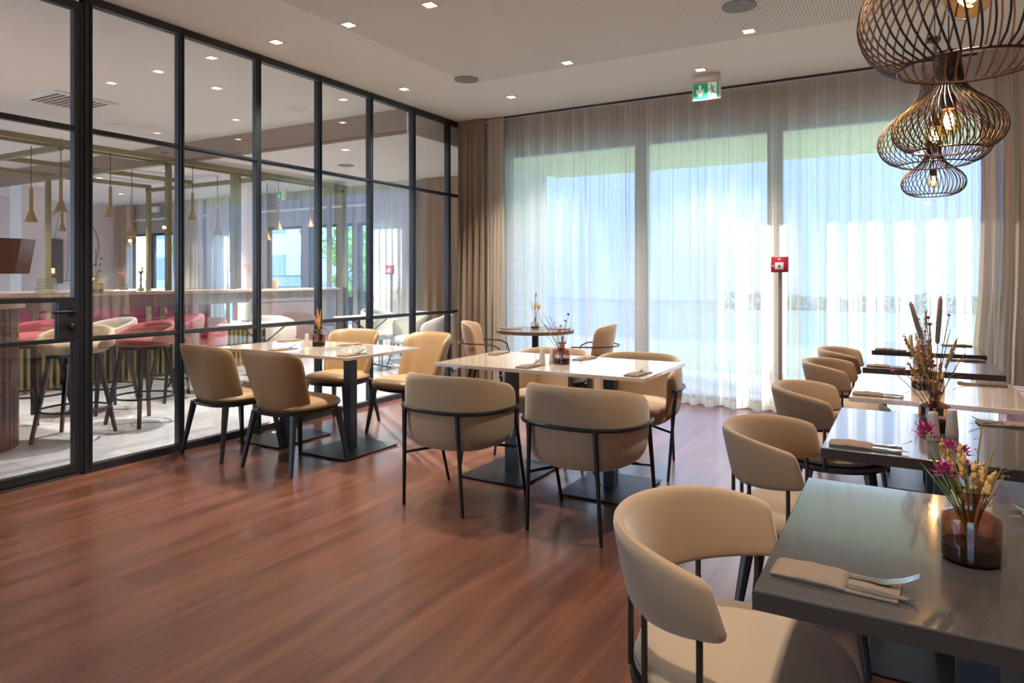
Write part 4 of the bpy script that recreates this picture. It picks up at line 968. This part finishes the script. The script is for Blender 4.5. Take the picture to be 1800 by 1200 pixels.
def make_cafe():
    t = thing('cafe_table', '', 'table')
    MB().rbox(-.35, .35, -.35, .35, .72, .745, .003).obj('tabletop', M_whitesh, t); MB().lathe([(.03, .05), (.03, .72)], seg=14).obj('column', M_basep, t)
    for k in range(4):
        a = PI/4+k*PI/2; MB().tube([(.3*math.cos(a), .3*math.sin(a), .012), (0, 0, .08)], .014, 6).tube([(.25*math.cos(a), .25*math.sin(a), .715), (0, 0, .5)], .01, 6).obj('foot', M_basep, t)
    return t
cf = Maker(make_cafe)
cf((-6.55, 7.35, 0), 0, 'white cafe table beyond the glass near the call point', 'cafe tables in the bar room')
cf((-6.6, 5.55, 0), 0, 'white cafe table between the glass and the long bar', 'cafe tables in the bar room')
bouquet((-6.45, 7.3, .746), 'pale twig bouquet on the cafe table beyond the glass', [('spray', .05, 0, .28, .12), ('plume', -.06, 0, .26, .1), ('plume', .02, 0, .3, .1)], 21, .01)
fe = thing('fire_extinguisher', 'red fire extinguisher standing at the end of the glass partition', 'fire extinguisher', (-5.02, 6.75, .0))
MB().lathe([(.06, .0), (.07, .01), (.07, .42), (.05, .47), (.02, .49)], seg=24).obj('cylinder', M_red, fe)
MB().tube([(0, 0, .49), (0, 0, .53), (.05, 0, .60), (.11, 0, .60), (.14, 0, .5), (.12, 0, .25)], .012, 8).obj('hose', M_blackm, fe)
# decoration on the counters
def beads(loc, s, label):
    t = thing('glass_lantern', label, 'candle holder', loc, 0, 'bobbled green glass candle holders on the counters')
    pr = []
    for k in range(24): pr.append((s*(.085-.0009*k)*(1+.04*math.sin(k*2.1)), s*k*.0066))
    MB().lathe([(.01, 0)]+pr, seg=28, cap=False).obj('glass_body', M_greeng, t)
    mb = MB()
    for k in range(5):
        for j in range(16):
            a = 2*PI*(j+.5*(k % 2))/16; mb.ball((s*(.088-.004*k)*math.cos(a), s*(.088-.004*k)*math.sin(a), s*(.018+.03*k)), .012*s, 6, 4)
    mb.obj('bobbles', M_greeng, t); MB().lathe([(.03*s, .004), (.03*s, .05)], seg=14).obj('candle', M_candle, t)
beads((-8.35, 4.05, 1.111), 1.15, 'green bobbled glass candle holder seen in the door glass')
beads((-8.35, 5.14, 1.111), 1.0, 'green bobbled glass candle holder right of the red-flowered vase')
flask((-8.35, 4.585, 1.111), 'round golden glass vase on the bar counter', thin_glass('golden_glass', (.85, .68, .45), 1.5), 1.9, .02, True)
bouquet((-8.35, 4.585, 1.111), 'upright stems with red blossoms in the golden vase', [('rose', -.03, -.05, .36, .022), ('rose', .02, .05, .40, .022), ('rose', .03, -.02, .32, .022), ('rose', -.02, .06, .33, .02), ('rose', 0, -.06, .28, .02), ('rose', 0, .05, .25, .02), ('cattail', 0, 0, .52, .2), ('plume', 0, .03, .28, .1)], 22)
def candle(loc, h, label):
    t = thing('candlestick', label, 'candlestick', loc, 0, 'turned wooden candlesticks in the bar room')
    MB().lathe([(.05, 0), (.05, .01), (.015, .03), (.02, .08), (.01, .12), (.02, .18), (.012, .24), (.02, h-.04), (.045, h-.01), (.045, h)], seg=16).obj('stick', M_plum, t)
    MB().lathe([(.038, h), (.038, h+.07), (.03, h+.075)], seg=16).obj('candle', M_candle, t)
M_wine = pm('wine_red_lacquer', '#5a1a33', .4)
bk = thing('back_counter', 'plum sideboard with dark top behind the bar', 'sideboard', (0, 0, 0))
MB().box(-12.4, -11.15, 3.4, 8.2, .0, 1.02).obj('body', M_wine, bk, smooth=False); MB().rbox(-12.45, -11.08, 3.35, 8.25, 1.02, 1.07).obj('worktop', M_fascia, bk)
candle((-11.3, 5.55, 1.071), .28, 'candlestick with a cream candle seen in the door glass'); candle((-11.3, 6.95, 1.071), .32, 'candlestick with a cream candle before the corner drape')
flask((-11.3, 6.65, 1.071), 'small round clear vase on the sideboard', M_clear, 1.7, .02, True)
bouquet((-11.3, 6.65, 1.071), 'cream and pink dried bouquet on the sideboard', [('plume', 0, 0, .35, .12), ('plume', 0, .06, .3, .1), ('bud', 0, -.05, .28, .02), ('plume', 0, -.04, .3, .1)], 23)
def leafy(loc, s, label):
    t = thing('potted_plant', label, 'plant', loc); r = random.Random(5)
    MB().lathe([(.06*s, 0), (.08*s, .1*s), (.07*s, .1*s)], seg=16).obj('pot', M_trimw, t); mb = MB()
    for k in range(60):
        a = r.random()*2*PI; e = Vector((math.cos(a)*r.uniform(.08, .22), math.sin(a)*r.uniform(.08, .22), r.uniform(.05, .22)))*s; c = Vector((0, 0, .09*s)); w = Vector((-math.sin(a), math.cos(a), 0))*.02*s
        mb.loft([[c, c+w*.2, c+Vector((0, 0, .001))], [(c+e)/2-w+Vector((0, 0, .03*s)), (c+e)/2+w+Vector((0, 0, .03*s)), (c+e)/2+Vector((0, 0, .035*s))], [e, e+w*.1, e+Vector((0, 0, .001))]])
    mb.obj('leaves', M_leaf, t)
leafy((-11.3, 6.15, 1.071), 1.0, 'green leafy plant on the sideboard seen in the door glass')
flask((-8.45, 7.05, 1.111), 'dark pot with lavender stems on the bar counter', M_black, 1.0, .05)
bouquet((-8.45, 7.05, 1.12), 'lavender-like stems on the bar counter', [('seed', 0, 0, .34, .015), ('seed', 0, .02, .30, .015), ('seed', 0, -.02, .26, .015), ('leaf', 0, .06, .25, .08), ('leaf', 0, -.06, .2, .08)], 24)
pc = thing('wooden_pepper_mill', 'turned wooden pot beside the lavender on the bar', 'pot', (-8.4, 7.3, 1.111)); MB().lathe([(.04, 0), (.045, .03), (.05, .12), (.04, .14)], seg=18).obj('body', M_counter, pc)
# pillars, mural, display
struct('pillar_1', MB().lathe([(.17, 0), (.17, ZL)], (-9.25, 7.5, 0), 28), M_wwall)
struct('pillar_2', MB().box(-13.6, -13.2, 6.0, 6.4, 0, ZL), M_wwall, smooth=False)
mu = thing('wall_mural', 'line drawing of a ribbed gourd shape on the far wall', 'mural', (XW+.006, 7.88, 1.95))
def ell(cy, cz, ry, rz, a0, a1, r=.008): return MB().tube([(0, cy+ry*math.cos(a), cz+rz*math.sin(a)) for a in lin_us(a0, a1, 30)], r, 5)
ell(0, 0, .70, .74, 0, 2*PI).obj('outline', M_ink, mu)
for k in (-1.45, -.95, -.45, .1, .6, 1.1, 1.5): ell(k*.07, 0, abs(k)*.37+.01, .73, PI/2 if k < 0 else -PI/2, 3*PI/2 if k < 0 else PI/2, .006).obj('rib_line', M_ink, mu)
tv = thing('wall_screen', 'tall slate grey screen on the far wall of the bar room', 'screen', (XW+.05, 7.42, 1.62))
MB().rbox(-.03, .03, -.38, .38, -.46, .46, .01).obj('casing', M_black, tv); MB().box(.03, .034, -.36, .36, -.44, .44).obj('display', M_tv, tv, smooth=False)
gb = thing('globe_lamp', 'round amber globe lamp before the leftmost bar windows', 'lamp', (-13.2, 7.9, 2.0))
MB().ball((0, 0, 0), .12, 20, 12).obj('globe', M_bulb, gb); MB().ball((0, 0, 0), .03).obj('filament', M_fil, gb); MB().tube([(0, 0, .11), (0, 0, ZL-2.0)], .004, 6).obj('cord', M_cord, gb)

# menu stand close to the camera at the left edge
ms = thing('menu_stand', 'glossy brown wooden board cut off by the left edge of the photo', 'menu stand', (-1.348, .606, 0), math.radians(30))
bd = MB().loft([[(-.30, -.006, 1.305), (.0, -.006, 1.305), (.012, -.006, 1.366), (-.30, -.006, 1.378)], [(-.30, .03, 1.305), (.0, .03, 1.305), (.012, .03, 1.366), (-.30, .03, 1.378)]]).obj('board', M_glossb, ms, smooth=False)
MB().tube([(-.25, .012, .02), (-.25, .012, 1.31)], .012, 10).obj('pole', M_blackm, ms); MB().lathe([(.14, 0), (.14, .01), (.02, .02)], (-.25, .012, 0), 28).obj('foot', M_blackm, ms)
